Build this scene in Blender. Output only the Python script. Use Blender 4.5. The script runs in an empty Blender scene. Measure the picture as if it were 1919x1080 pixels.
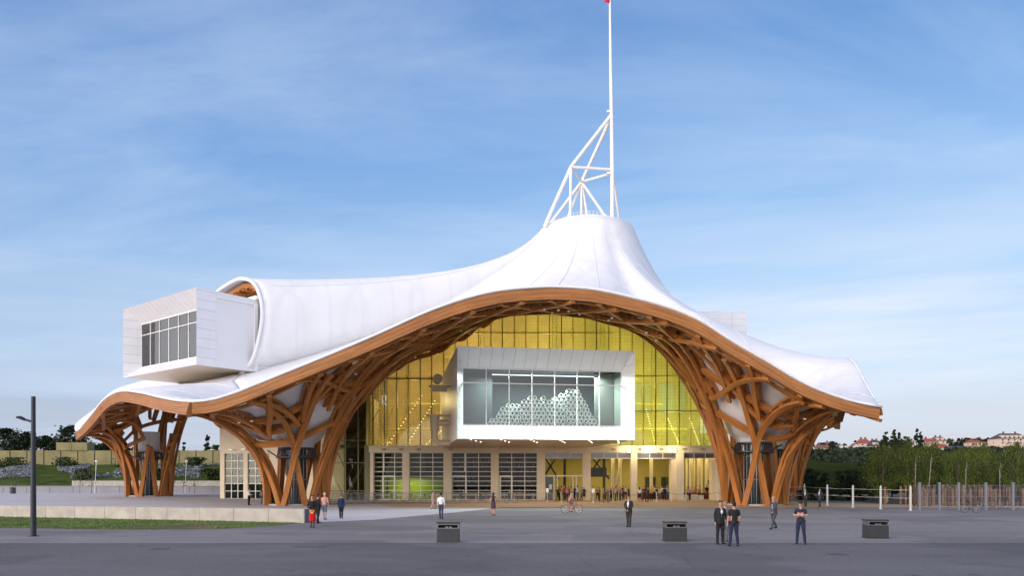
import bpy, bmesh, math, random
import numpy as np
from mathutils import Vector, Matrix
from mathutils.bvhtree import BVHTree
R=math.radians
sc=bpy.context.scene; COL=sc.collection
# ---------------- camera ----------------
F=1400.0; HZ=896.0; H=2.8
cam=bpy.data.cameras.new('camera'); camo=bpy.data.objects.new('camera',cam); COL.objects.link(camo)
camo.location=(0,0,H); camo.rotation_euler=(R(90),0,0)
cam.sensor_width=36; cam.lens=F/1919*36; cam.shift_y=(HZ-540)/1919; cam.clip_end=6000; cam.clip_start=.5
sc.camera=camo
# ---------------- sky ----------------
SUNV=Vector((-.72,-.66,.16)).normalized()
w=bpy.data.worlds.new('World'); sc.world=w; w.use_nodes=True
nt=w.node_tree; nt.nodes.clear()
def N(t,**k):
    n=nt.nodes.new(t)
    for a,b in k.items(): setattr(n,a,b)
    return n
def L(a,b): nt.links.new(a,b)
def ramp(node,stops):
    cr=node.color_ramp
    while len(cr.elements)<len(stops): cr.elements.new(.5)
    for e,(p,c) in zip(cr.elements,stops):
        e.position=p; e.color=(*c,1) if len(c)==3 else c
def srgb(*c):
    o=[]
    for v in c:
        v=v/255
        o.append(v/12.92 if v<=.04045 else ((v+.055)/1.055)**2.4)
    return tuple(o)
out=N('ShaderNodeOutputWorld'); bg=N('ShaderNodeBackground'); L(bg.outputs[0],out.inputs[0])
tc=N('ShaderNodeTexCoord'); sep=N('ShaderNodeSeparateXYZ'); L(tc.outputs['Generated'],sep.inputs[0])
rp=N('ShaderNodeValToRGB'); L(sep.outputs[2],rp.inputs[0])
ramp(rp,[(0,srgb(186,188,202)),(.06,srgb(200,205,218)),(.14,srgb(196,216,238)),(.25,srgb(170,202,237)),(.37,srgb(136,177,226)),(.55,srgb(90,136,198)),(1,srgb(52,92,160))])
# darker towards the left as in dusk polarised sky (azimuth x)
mul=N('ShaderNodeMapRange'); L(sep.outputs[0],mul.inputs[0])
mul.inputs[1].default_value=-.65; mul.inputs[2].default_value=.25; mul.inputs[3].default_value=.66; mul.inputs[4].default_value=1.02
mq=N('ShaderNodeMath',operation='POWER'); L(mul.outputs[0],mq.inputs[0]); mq.inputs[1].default_value=.45
mc=N('ShaderNodeCombineXYZ'); L(mul.outputs[0],mc.inputs[0]); mg=N('ShaderNodeMath',operation='POWER'); L(mul.outputs[0],mg.inputs[0]); mg.inputs[1].default_value=.75; L(mg.outputs[0],mc.inputs[1]); L(mq.outputs[0],mc.inputs[2])
vm=N('ShaderNodeVectorMath',operation='MULTIPLY'); L(rp.outputs[0],vm.inputs[0]); L(mc.outputs[0],vm.inputs[1])
# wispy clouds projected on a high layer
dv=N('ShaderNodeMath',operation='ADD'); L(sep.outputs[2],dv.inputs[0]); dv.inputs[1].default_value=.12
px=N('ShaderNodeMath',operation='DIVIDE'); L(sep.outputs[0],px.inputs[0]); L(dv.outputs[0],px.inputs[1])
py=N('ShaderNodeMath',operation='DIVIDE'); L(sep.outputs[1],py.inputs[0]); L(dv.outputs[0],py.inputs[1])
cb=N('ShaderNodeCombineXYZ'); L(px.outputs[0],cb.inputs[0]); L(py.outputs[0],cb.inputs[1])
mp=N('ShaderNodeMapping'); L(cb.outputs[0],mp.inputs[0]); mp.inputs['Scale'].default_value=(.55,1.15,1); mp.inputs['Rotation'].default_value=(0,0,R(24)); mp.inputs['Location'].default_value=(3.1,1.7,0)
nz=N('ShaderNodeTexNoise'); L(mp.outputs[0],nz.inputs[0]); nz.inputs['Scale'].default_value=1.5; nz.inputs['Detail'].default_value=7; nz.inputs['Roughness'].default_value=.6; nz.inputs['Distortion'].default_value=.5
cr=N('ShaderNodeMapRange'); L(nz.outputs[0],cr.inputs[0]); cr.inputs[1].default_value=.42; cr.inputs[2].default_value=.78; cr.inputs[3].default_value=0; cr.inputs[4].default_value=.55
# low bright cloud band on the right
mp2=N('ShaderNodeMapping'); L(tc.outputs['Generated'],mp2.inputs[0]); mp2.inputs['Scale'].default_value=(1.2,1.2,13); mp2.inputs['Location'].default_value=(.3,0,.2)
nz2=N('ShaderNodeTexNoise'); L(mp2.outputs[0],nz2.inputs[0]); nz2.inputs['Scale'].default_value=1.6; nz2.inputs['Detail'].default_value=6; nz2.inputs['Roughness'].default_value=.55
c2=N('ShaderNodeMapRange'); L(nz2.outputs[0],c2.inputs[0]); c2.inputs[1].default_value=.38; c2.inputs[2].default_value=.62; c2.inputs[3].default_value=0; c2.inputs[4].default_value=.85
rb=N('ShaderNodeValToRGB'); L(sep.outputs[2],rb.inputs[0])
ramp(rb,[(0,(.45,)*3),(.07,(.6,)*3),(.16,(1,)*3),(.24,(.6,)*3),(.32,(0,)*3)])
rx=N('ShaderNodeMapRange'); L(sep.outputs[0],rx.inputs[0]); rx.inputs[1].default_value=-.5; rx.inputs[2].default_value=.35; rx.inputs[3].default_value=.25; rx.inputs[4].default_value=1
m1=N('ShaderNodeMath',operation='MULTIPLY'); L(c2.outputs[0],m1.inputs[0]); L(rb.outputs[0],m1.inputs[1])
m2=N('ShaderNodeMath',operation='MULTIPLY'); L(m1.outputs[0],m2.inputs[0]); L(rx.outputs[0],m2.inputs[1])
mxa=N('ShaderNodeMixRGB'); L(cr.outputs[0],mxa.inputs[0]); L(vm.outputs[0],mxa.inputs[1]); mxa.inputs[2].default_value=(*srgb(196,216,243),1)
mxb=N('ShaderNodeMixRGB'); L(m2.outputs[0],mxb.inputs[0]); L(mxa.outputs[0],mxb.inputs[1]); mxb.inputs[2].default_value=(*srgb(222,229,242),1)
# afterglow round the place where the sun has gone down, behind and left of the camera
dt=N('ShaderNodeVectorMath',operation='DOT_PRODUCT'); L(tc.outputs['Generated'],dt.inputs[0]); dt.inputs[1].default_value=SUNV
g=N('ShaderNodeMapRange'); L(dt.outputs['Value'],g.inputs[0]); g.inputs[1].default_value=-.08; g.inputs[2].default_value=1; g.inputs[3].default_value=0; g.inputs[4].default_value=1
gp=N('ShaderNodeMath',operation='POWER'); L(g.outputs[0],gp.inputs[0]); gp.inputs[1].default_value=1.35
gs=N('ShaderNodeVectorMath',operation='SCALE'); gs.inputs[0].default_value=(2.25,1.98,1.80); L(gp.outputs[0],gs.inputs[3])
ad=N('ShaderNodeVectorMath',operation='ADD'); L(mxb.outputs[0],ad.inputs[0]); L(gs.outputs[0],ad.inputs[1])
# Nishita sky adds its own gradient
sk=N('ShaderNodeTexSky'); sk.sky_type='NISHITA'; sk.sun_disc=False; sk.sun_elevation=math.asin(SUNV.z); sk.sun_rotation=math.atan2(SUNV.x,SUNV.y)
ss=N('ShaderNodeVectorMath',operation='SCALE'); L(sk.outputs[0],ss.inputs[0]); ss.inputs[3].default_value=.012
ad2=N('ShaderNodeVectorMath',operation='ADD'); L(ad.outputs[0],ad2.inputs[0]); L(ss.outputs[0],ad2.inputs[1])
L(ad2.outputs[0],bg.inputs[0]); bg.inputs[1].default_value=1.08
sl=bpy.data.lights.new('sun','SUN'); sl.energy=1.25; sl.angle=R(24); sl.color=(1,.83,.68)
so=bpy.data.objects.new('sun',sl); COL.objects.link(so); so.rotation_euler=SUNV.to_track_quat('Z','Y').to_euler()
sc.view_settings.view_transform='Standard'; sc.view_settings.look='None'; sc.view_settings.exposure=0; sc.view_settings.gamma=1
sc.cycles.max_bounces=8; sc.cycles.transparent_max_bounces=24; sc.cycles.diffuse_bounces=3; sc.cycles.caustics_reflective=False; sc.cycles.caustics_refractive=False
try: sc.cycles.use_denoising=True
except: pass
sc.cycles.sample_clamp_indirect=3
# ---------------- helpers ----------------
def P(px,py,Y): return Vector(((px-960)/F*Y,Y,H+(HZ-py)/F*Y))
def G(px,py):   # ground point
    Y=F*H/(py-HZ); return Vector(((px-960)/F*Y,Y,0))
rnd=random.Random(7)
WL={}
def tag(o,label=None,cat=None,group=None,kind=None):
    if label: o['label']=label
    if cat: o['category']=cat
    if group: o['group']=group
    if kind: o['kind']=kind
    return o
def empty(name,loc,label,cat,group=None,rz=0):
    o=bpy.data.objects.new(name,None); COL.objects.link(o); o.location=loc; o.rotation_euler=(0,0,rz); o.empty_display_size=.3
    WL[o.name]=Vector(loc); return tag(o,label,cat,group)
class MB:
    def __init__(s): s.v=[];s.f=[];s.m=[];s.uv=[]
    def add(s,vs,fs,mi=0,uvs=None):
        b=len(s.v); s.v+= [tuple(v) for v in vs]
        for k,f in enumerate(fs):
            s.f.append(tuple(b+i for i in f)); s.m.append(mi); s.uv.append(uvs[k] if uvs else None)
        return s
    def box(s,c,d,ax=None,mi=0):
        c=Vector(c); hx,hy,hz=[q/2 for q in d]
        X,Y,Z=ax if ax else (Vector((1,0,0)),Vector((0,1,0)),Vector((0,0,1)))
        vs=[c+X*(hx*a)+Y*(hy*b)+Z*(hz*e) for a in(-1,1) for b in(-1,1) for e in(-1,1)]
        return s.add(vs,[(0,1,3,2),(4,6,7,5),(0,4,5,1),(2,3,7,6),(0,2,6,4),(1,5,7,3)],mi)
    def bb(s,a,b,mi=0):
        return s.box([(a[i]+b[i])/2 for i in range(3)],[abs(b[i]-a[i]) for i in range(3)],None,mi)
    def quad(s,a,b,c,d,mi=0): return s.add([a,b,c,d],[(0,1,2,3)],mi)
    def tube(s,a,b,r,r2=None,n=8,mi=0,cap=True):
        return s.poly([a,b],[r,r if r2 is None else r2],n,mi,cap)
    def poly(s,pts,rs,n=8,mi=0,cap=True,ab=None):
        pts=[Vector(p) for p in pts]
        if not hasattr(rs,'__len__'): rs=[rs]*len(pts)
        m=len(pts); vs=[]; prev=None
        for i,p in enumerate(pts):
            t=(pts[min(i+1,m-1)]-pts[max(i-1,0)]).normalized()
            if prev is None:
                u=Vector((0,0,1)) if abs(t.z)<.9 else Vector((0,1,0))
                u=(u-t*u.dot(t)).normalized()
            else:
                u=(prev-t*prev.dot(t)).normalized()
            prev=u; v=t.cross(u)
            for k in range(n):
                a=2*math.pi*k/n; vs.append(p+u*(math.cos(a)*rs[i])+v*(math.sin(a)*rs[i]))
        fs=[]
        for i in range(m-1):
            for k in range(n):
                k2=(k+1)%n; fs.append((i*n+k,i*n+k2,(i+1)*n+k2,(i+1)*n+k))
        if cap: fs.append(tuple(range(n))[::-1]); fs.append(tuple((m-1)*n+k for k in range(n)))
        return s.add(vs,fs,mi)
    def sweep(s,pts,Ns,wd,ht,mi=0,close=True):
        """rect section swept, Ns = height direction at each point; UVs in metres"""
        m=len(pts); vs=[]; l=0; us=[]
        for i,p in enumerate(pts):
            t=(pts[min(i+1,m-1)]-pts[max(i-1,0)]).normalized()
            n=(Ns[i]-t*Ns[i].dot(t)).normalized(); b=t.cross(n)
            if i: l+=(p-pts[i-1]).length
            us.append(l)
            for (a,c) in ((-1,-1),(1,-1),(1,1),(-1,1)): vs.append(p+b*(a*wd/2)+n*(c*ht/2))
        fs=[];uv=[]; per=[0,wd,wd+ht,2*wd+ht,2*wd+2*ht]
        off=rnd.random()*50
        for i in range(m-1):
            for k in range(4):
                k2=(k+1)%4; fs.append((i*4+k,i*4+k2,(i+1)*4+k2,(i+1)*4+k))
                uv.append([(us[i]+off,per[k]),(us[i]+off,per[k+1]),(us[i+1]+off,per[k+1]),(us[i+1]+off,per[k])])
        fs+=[(3,2,1,0),tuple((m-1)*4+k for k in range(4))]; uv+=[[(0,0),(wd,0),(wd,ht),(0,ht)]]*2
        return s.add(vs,fs,mi,uv)
    def build(s,name,mats,parent=None,smooth=False,world=True,**kw):
        me=bpy.data.meshes.new(name)
        o_=WL.get(parent.name,Vector()) if (parent is not None and world) else Vector()
        if parent is None and kw.get('origin') is not None: o_=Vector(kw['origin'])
        vs=[(v[0]-o_[0],v[1]-o_[1],v[2]-o_[2]) for v in s.v]
        me.from_pydata(vs,[],s.f)
        if not isinstance(mats,(list,tuple)): mats=[mats]
        for m in mats: me.materials.append(m)
        me.polygons.foreach_set('material_index',s.m)
        if any(u is not None for u in s.uv):
            ul=me.uv_layers.new(name='UVMap'); li=0
            for p,u in zip(me.polygons,s.uv):
                if u:
                    for k,l_ in enumerate(p.loop_indices): ul.data[l_].uv=u[k]
        if smooth:
            me.polygons.foreach_set('use_smooth',[True]*len(me.polygons))
            if smooth!='all':
                try: me.set_sharp_from_angle(angle=R(40))
                except Exception: pass
        me.update()
        o=bpy.data.objects.new(name,me); COL.objects.link(o)
        if parent is not None: o.parent=parent; WL[o.name]=WL.get(parent.name,Vector()) if world else Vector()
        else: o.location=o_; WL[o.name]=o_.copy()
        return tag(o,kw.get('label'),kw.get('cat'),kw.get('group'),kw.get('kind'))
KIDS={}
def copy_tree(o,parent=None,loc=None,rz=None,label=None,group=None,sc_=None):
    c=o.copy(); COL.objects.link(c); c.parent=parent
    if loc is not None: c.location=loc
    if rz is not None: c.rotation_euler=(0,0,rz)
    if sc_ is not None: c.scale=sc_
    if label: c['label']=label
    if group: c['group']=group
    for ch in o.children: copy_tree(ch,c)
    return c
# ---------------- materials ----------------
MATS={}
def mat(name,base,rough=.6,metal=0,noise=0,nscale=3,bump=0,bscale=20,spec=.5,emit=None,est=0,c2=None):
    m=bpy.data.materials.new(name); m.use_nodes=True; t=m.node_tree; b=t.nodes['Principled BSDF']
    b.inputs['Base Color'].default_value=(*base,1); b.inputs['Roughness'].default_value=rough; b.inputs['Metallic'].default_value=metal
    b.inputs['Specular IOR Level'].default_value=spec
    tcn=t.nodes.new('ShaderNodeTexCoord')
    if noise or c2:
        n=t.nodes.new('ShaderNodeTexNoise'); n.inputs['Scale'].default_value=nscale; n.inputs['Detail'].default_value=6; t.links.new(tcn.outputs['Object'],n.inputs[0])
        r=t.nodes.new('ShaderNodeValToRGB'); t.links.new(n.outputs[0],r.inputs[0])
        k=c2 if c2 else tuple(max(0,q*(1-noise)) for q in base); k1=base if c2 else tuple(min(1,q*(1+noise)) for q in base)
        ramp(r,[(.34,k),(.66,k1)]); t.links.new(r.outputs[0],b.inputs['Base Color'])
    if bump:
        n=t.nodes.new('ShaderNodeTexNoise'); n.inputs['Scale'].default_value=bscale; n.inputs['Detail'].default_value=5; t.links.new(tcn.outputs['Object'],n.inputs[0])
        bp=t.nodes.new('ShaderNodeBump'); bp.inputs['Strength'].default_value=bump; bp.inputs['Distance'].default_value=.03; t.links.new(n.outputs[0],bp.inputs['Height']); t.links.new(bp.outputs[0],b.inputs['Normal'])
    if emit: b.inputs['Emission Color'].default_value=(*emit,1); b.inputs['Emission Strength'].default_value=est
    MATS[name]=m; return m
class NT:
    def __init__(s,m): s.t=m.node_tree; s.b=s.t.nodes.get('Principled BSDF'); s.tc=s.t.nodes.new('ShaderNodeTexCoord')
    def n(s,t,ins=None,**k):
        x=s.t.nodes.new(t)
        for a,b in k.items(): setattr(x,a,b)
        for a,b in (ins or {}).items():
            if hasattr(b,'is_output'): s.t.links.new(b,x.inputs[a])
            else: x.inputs[a].default_value=b
        return x
    def l(s,a,b): s.t.links.new(a,b)
    def math(s,op,a,b=0,c=0): 
        x=s.n('ShaderNodeMath',{0:a,1:b,2:c},operation=op); return x.outputs[0]
def wood(name,c1,c2):
    m=mat(name,c1,.55,spec=.3); q=NT(m)
    mp=q.n('ShaderNodeMapping',{0:q.tc.outputs['UV']}); mp.inputs['Scale'].default_value=(.35,9,1)
    nz=q.n('ShaderNodeTexNoise',{0:mp.outputs[0],'Scale':2.2,'Detail':6,'Roughness':.65})
    mp3=q.n('ShaderNodeMapping',{0:q.tc.outputs['UV']}); mp3.inputs['Scale'].default_value=(.22,1.2,1)
    nz3=q.n('ShaderNodeTexNoise',{0:mp3.outputs[0],'Scale':1.2,'Detail':2})
    s=q.n('ShaderNodeSeparateXYZ',{0:q.tc.outputs['UV']})
    fr=q.math('FRACT',q.math('MULTIPLY',s.outputs[1],6.5)); ln=q.math('LESS_THAN',fr,.12)
    r=q.n('ShaderNodeValToRGB',{0:nz.outputs[0]}); ramp(r,[(.3,c2),(.7,c1)])
    r3=q.n('ShaderNodeValToRGB',{0:nz3.outputs[0]}); ramp(r3,[(.3,(.72,)*3),(.7,(1.15,)*3)])
    a=q.n('ShaderNodeMixRGB',{0:1.0,1:r.outputs[0],2:r3.outputs[0]},blend_type='MULTIPLY')
    b=q.n('ShaderNodeMixRGB',{0:q.math('MULTIPLY',ln,.45),1:a.outputs[0],2:(*[x*.35 for x in c2],1)})
    q.l(b.outputs[0],q.b.inputs['Base Color'])
    bp=q.n('ShaderNodeBump',{'Strength':.3,'Distance':.02,'Height':nz.outputs[0]}); q.l(bp.outputs[0],q.b.inputs['Normal'])
    return m
M_wood=wood('glulam_timber',(.58,.235,.062),(.36,.13,.032))
M_fascia=wood('fascia_timber',(.48,.205,.062),(.28,.108,.03))
M_mem=mat('roof_membrane',(.78,.78,.785),.55,noise=.03,nscale=.22,spec=.25,bump=.12,bscale=.5)
_q=NT(M_mem); _s=_q.n('ShaderNodeSeparateXYZ',{0:_q.tc.outputs['Object']}); _m=None
for _a,_o in ((0,.3),(60,.3),(120,.8)):
    _d=_q.math('ADD',_q.math('MULTIPLY',_s.outputs[0],-math.sin(R(_a))),_q.math('MULTIPLY',_q.math('ADD',_s.outputs[1],31),math.cos(R(_a))))
    _f=_q.math('ABSOLUTE',_q.math('SUBTRACT',_q.math('FRACT',_q.math('ADD',_q.math('DIVIDE',_d,4.3),100.5-_o)),.5))
    _l=_q.math('SUBTRACT',1,_q.math('MINIMUM',_q.math('DIVIDE',_f,.09),1)); _m=_l if _m is None else _q.math('MAXIMUM',_m,_l)
_mp=_q.n('ShaderNodeMapping',{0:_q.tc.outputs['Object']}); _mp.inputs['Scale'].default_value=(.5,.12,.08)
_n=_q.n('ShaderNodeTexNoise',{0:_mp.outputs[0],'Scale':2.5,'Detail':7,'Roughness':.7}); _r=_q.n('ShaderNodeValToRGB',{0:_n.outputs[0]}); ramp(_r,[(.3,(.97,.967,.96)),(.6,(1,1,1))])
_src=_q.b.inputs['Base Color'].links[0].from_socket
_x=_q.n('ShaderNodeMixRGB',{0:1.0,1:_src,2:_r.outputs[0]},blend_type='MULTIPLY'); _y=_q.n('ShaderNodeMixRGB',{0:_q.math('MULTIPLY',_m,.10),1:_x.outputs[0],2:(.40,.36,.33,1)}); _q.l(_y.outputs[0],_q.b.inputs['Base Color'])
M_seam=mat('membrane_seam',(.62,.63,.68),.6)
M_white=mat('white_steel',(.80,.79,.77),.4)
M_cream=mat('cream_wall',(.74,.64,.47),.7,noise=.05,nscale=.6,bump=.1)
M_frame=mat('window_frame_white',(.78,.76,.70),.45)
M_steel=mat('galvanised_steel',(.42,.44,.44),.4,.6)
M_darksteel=mat('dark_steel',(.07,.075,.08),.5,.3)
M_post=mat('lamp_post_grey',(.032,.035,.042),.45,.3,noise=.1,nscale=4)
M_dark=mat('dark_interior',(.02,.022,.024),.8)
def panel(name,ax,step=1.13,base=(.78,.77,.78),off=0.,step2=None,ax2=None,lw=.02,dark=.45):
    m=mat(name,base,.38,spec=.4); q=NT(m); s=q.n('ShaderNodeSeparateXYZ',{0:q.tc.outputs['Object']})
    def ln(a,st): return q.math('LESS_THAN',q.math('FRACT',q.math('DIVIDE',q.math('ADD',s.outputs[a],off+500*st),st)),lw/st*1.6)
    l_=ln(ax,step)
    if step2: l_=q.math('MAXIMUM',l_,ln(ax2,step2))
    nz=q.n('ShaderNodeTexNoise',{0:q.tc.outputs['Object'],'Scale':.7,'Detail':3})
    r=q.n('ShaderNodeValToRGB',{0:nz.outputs[0]}); ramp(r,[(.3,[x*.95 for x in base]),(.7,[min(1,x*1.03) for x in base])])
    b=q.n('ShaderNodeMixRGB',{0:l_,1:r.outputs[0],2:(*[x*dark for x in base],1)}); q.l(b.outputs[0],q.b.inputs['Base Color'])
    return m
def glassmat(name,tint=(.75,.85,.85),gl=.1,rough=.02,diff=None,dmix=0):
    m=bpy.data.materials.new(name); m.use_nodes=True; t=m.node_tree; t.nodes.clear(); q=NT(m)
    o=q.n('ShaderNodeOutputMaterial'); tr=q.n('ShaderNodeBsdfTransparent',{0:(*tint,1)}); g=q.n('ShaderNodeBsdfGlossy',{'Roughness':rough})
    fr=q.n('ShaderNodeLayerWeight',{'Blend':.25}); f=q.math('ADD',q.math('MULTIPLY',fr.outputs['Fresnel'],.3),gl)
    mx=q.n('ShaderNodeMixShader',{0:f,1:tr.outputs[0],2:g.outputs[0]}); res=mx
    if diff:
        d=q.n('ShaderNodeBsdfDiffuse',{0:(*diff,1)}); d2=q.n('ShaderNodeBsdfTranslucent',{0:(*diff,1)}); a=q.n('ShaderNodeMixShader',{0:.5,1:d.outputs[0],2:d2.outputs[0]})
        mm=q.n('ShaderNodeMixShader',{0:dmix,1:mx.outputs[0],2:a.outputs[0]}); res=mm
    q.l(res.outputs[0],o.inputs[0]); return m
M_glass=glassmat('window_glass',(.55,.66,.62),.012)
M_glass3=glassmat('gallery_glass_pale',(.6,.7,.72),.17)
M_glass2=glassmat('gallery_glass',(.90,.95,.95),.07)
M_glassd=glassmat('curtain_glass_clear',(.5,.52,.38),.05)
M_asph=None
# ================= ground and setting =================
def groundmat(name,base,var=.18,ns=.05,fine=.2,bump=.35,streak=True,tint=None,joint=None):
    m=mat(name,base,.9,spec=.15); q=NT(m); O=q.tc.outputs['Object']
    mp=q.n('ShaderNodeMapping',{0:O}); mp.inputs['Scale'].default_value=(.35 if streak else 1,1.2,1)
    n1=q.n('ShaderNodeTexNoise',{0:mp.outputs[0],'Scale':ns*4,'Detail':5,'Roughness':.6})
    n2=q.n('ShaderNodeTexNoise',{0:O,'Scale':7,'Detail':7,'Roughness':.75})
    n3=q.n('ShaderNodeTexVoronoi',{0:O,'Scale':28})
    r=q.n('ShaderNodeValToRGB',{0:n1.outputs[0]}); ramp(r,[(.3,[x*(1-var) for x in base]),(.7,[x*(1+var) for x in (tint or base)])])
    r2=q.n('ShaderNodeValToRGB',{0:n2.outputs[0]}); ramp(r2,[(.3,(1-fine,)*3),(.7,(1+fine,)*3)])
    r3=q.n('ShaderNodeValToRGB',{0:n3.outputs[0]}); ramp(r3,[(.0,(1.25,)*3),(.45,(.92,)*3)])
    a=q.n('ShaderNodeMixRGB',{0:1.0,1:r.outputs[0],2:r2.outputs[0]},blend_type='MULTIPLY')
    b=q.n('ShaderNodeMixRGB',{0:1.0,1:a.outputs[0],2:r3.outputs[0]},blend_type='MULTIPLY'); last=b
    if joint:
        s=q.n('ShaderNodeSeparateXYZ',{0:O})
        l1=q.math('LESS_THAN',q.math('FRACT',q.math('DIVIDE',q.math('ADD',s.outputs[0],joint*100),joint)),.02/joint*1.5)
        l2=q.math('LESS_THAN',q.math('FRACT',q.math('DIVIDE',q.math('ADD',s.outputs[1],joint*100),joint)),.05/joint*1.5)
        last=q.n('ShaderNodeMixRGB',{0:q.math('MULTIPLY',q.math('MAXIMUM',l1,l2),.35),1:b.outputs[0],2:(*[x*.4 for x in base],1)})
    if name.startswith('asphalt'):
        mv=q.n('ShaderNodeMapping',{0:O}); mv.inputs['Scale'].default_value=(.16,.30,1); vo=q.n('ShaderNodeTexVoronoi',{0:mv.outputs[0],'Scale':1.0},feature='DISTANCE_TO_EDGE'); ck=q.math('LESS_THAN',vo.outputs[0],.006)
        n5=q.n('ShaderNodeTexNoise',{0:O,'Scale':.11,'Detail':3}); st_=q.n('ShaderNodeValToRGB',{0:n5.outputs[0]}); ramp(st_,[(.46,(.86,)*3),(.50,(1.04,)*3)])
        n6=q.n('ShaderNodeTexNoise',{0:O,'Scale':1.1,'Detail':3}); sp=q.n('ShaderNodeValToRGB',{0:n6.outputs[0]}); ramp(sp,[(.24,(.66,)*3),(.34,(1,)*3)])
        a1=q.n('ShaderNodeMixRGB',{0:1.0,1:last.outputs[0],2:st_.outputs[0]},blend_type='MULTIPLY'); a2=q.n('ShaderNodeMixRGB',{0:1.0,1:a1.outputs[0],2:sp.outputs[0]},blend_type='MULTIPLY')
        last=q.n('ShaderNodeMixRGB',{0:q.math('MULTIPLY',ck,.16),1:a2.outputs[0],2:(.04,.04,.04,1)})
    q.l(last.outputs[0],q.b.inputs['Base Color'])
    bp=q.n('ShaderNodeBump',{'Strength':bump,'Distance':.02,'Height':n2.outputs[0]}); q.l(bp.outputs[0],q.b.inputs['Normal'])
    return m
M_asph=groundmat('asphalt_forecourt',(.222,.208,.205),.20)
M_asph2=groundmat('asphalt_near',(.145,.138,.140),.18)
M_plaza=groundmat('plaza_concrete',(.50,.48,.49),.10,joint=5)
M_beige=groundmat('beige_paving_warm_spill',(.50,.37,.26),.14,fine=.3)  # beige paving, warm light spill from the building put into its colour
M_earth=groundmat('earth',(.10,.11,.06),.3,ns=.02,streak=False)
M_path=groundmat('pale_green_path',(.22,.26,.24),.1)
M_lawn=groundmat('lawn_soil',(.055,.085,.022),.35,ns=.12,streak=True,tint=(.19,.14,.07))
def sheet(name,pts,z,m,label=None):
    mb=MB(); mb.add([(x,y,z) for x,y in pts],[tuple(range(len(pts)))]); o=mb.build(name,m,kind='structure'); return o
sheet('ground',[(-2500,-60),(2500,-60),(2500,3000),(-2500,3000)],-.03,M_earth)
sheet('forecourt',[(-200,31.6),(200,31.6),(200,70.5),(-200,70.5)],0,M_asph)
sheet('road',[(-200,-40),(200,-40),(200,31.585),(-200,31.585)],-.004,M_asph2)
sheet('joint_channel',[(-200,31.55),(200,31.55),(200,31.67),(-200,31.67)],.003,mat('slot_drain',(.03,.03,.032),.7))
sheet('plaza',[(-170,70.5),(33,70.5),(33,150),(-170,150)],.0,M_plaza)
# pale plaza in front of the wall end reaching toward the camera (triangle) and beige band
sheet('pavement',[(-170,54.5),(-36,54.2),(-12.8,46.3),(-9.2,49.5),(-4.5,60),(-1,70.5),(-170,70.5)],.004,groundmat('pale_paving',(.52,.51,.53),.08,joint=4))
sheet('beige_spill_band',[(-11,71),(36,70.2),(60,66.5),(60,69),(36,80),(28,93),(-18,93),(-15,80)],.004,M_beige)
sheet('path',[(33,71),(46,66.8),(40,78),(37,135),(33,150)],.0,M_path)
sheet('side_ground',[(46.01,66.8),(140,64),(140,150),(37.01,150),(37.01,135),(40.01,78)],-.01,groundmat('trodden_earth',(.13,.115,.09),.2,streak=False))
# drain covers let into the asphalt
M_iron=mat('cast_iron_cover',(.05,.05,.05),.6,noise=.3,nscale=12)
for (px_,py_,w2,h2,lb) in ((580,1026,1.3,.35,'long narrow iron drain grate left of the nearest litter bin'),(1090,986,.7,.7,'square iron cover left of the lone man in the suit'),(1570,1040,.6,.6,'square iron cover on the near road, right'),(300,1030,.6,.6,'square iron cover on the near road, left')):
    p=G(px_,py_); mb=MB(); mb.bb(p+Vector((-w2/2,-h2/2,-.01)),p+Vector((w2/2,h2/2,.006))); mb.build('drain_cover',M_iron,label=lb,cat='drain cover',group='iron covers in the paving',origin=p)
# lawn wedge: soil plus blades of grass
lawnp=[G(-420,990),G(0,990.5),G(120,992),G(250,994),G(420,992),G(500,987),G(566,981.5),(-12.9,45.9,0),(-36.5,53.4,0),(-55,59.5,0)]
sheet('lawn',[(p[0],p[1]) for p in lawnp],.008,M_lawn)
def inside(x,y,poly):
    c=False;n=len(poly);j=n-1
    for i in range(n):
        xi,yi=poly[i][0],poly[i][1];xj,yj=poly[j][0],poly[j][1]
        if (yi>y)!=(yj>y) and x<(xj-xi)*(y-yi)/(yj-yi)+xi: c=not c
        j=i
    return c
M_grass=mat('grass_blades',(.15,.24,.04),.7,c2=(.08,.14,.03),nscale=.5)
mb=MB()
k=0
while k<26000:
    x=rnd.uniform(-40,-12.5); y=rnd.uniform(40,54)
    if not inside(x,y,lawnp): continue
    k+=1
    d=math.sin(x*.7+2)+math.sin(x*.31+y*.9)*.8
    if (d>.7 and rnd.random()<.75 and y<46) or (-22<x<-16.5 and y<42.6+math.sin(x*2)*.5 and rnd.random()<.85): continue
    a=rnd.random()*6.28; h=rnd.uniform(.04,.12); c_=.02; dx,dy=math.cos(a)*c_,math.sin(a)*c_
    ox,oy=rnd.uniform(-.04,.04),rnd.uniform(-.04,.04)
    mb.add([(x-dx,y-dy,.008),(x+dx,y+dy,.008),(x+ox,y+oy,h)],[(0,1,2)])
mb.build('grass',M_grass,kind='stuff',label='short green grass of the lawn wedge below the low concrete wall')
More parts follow.
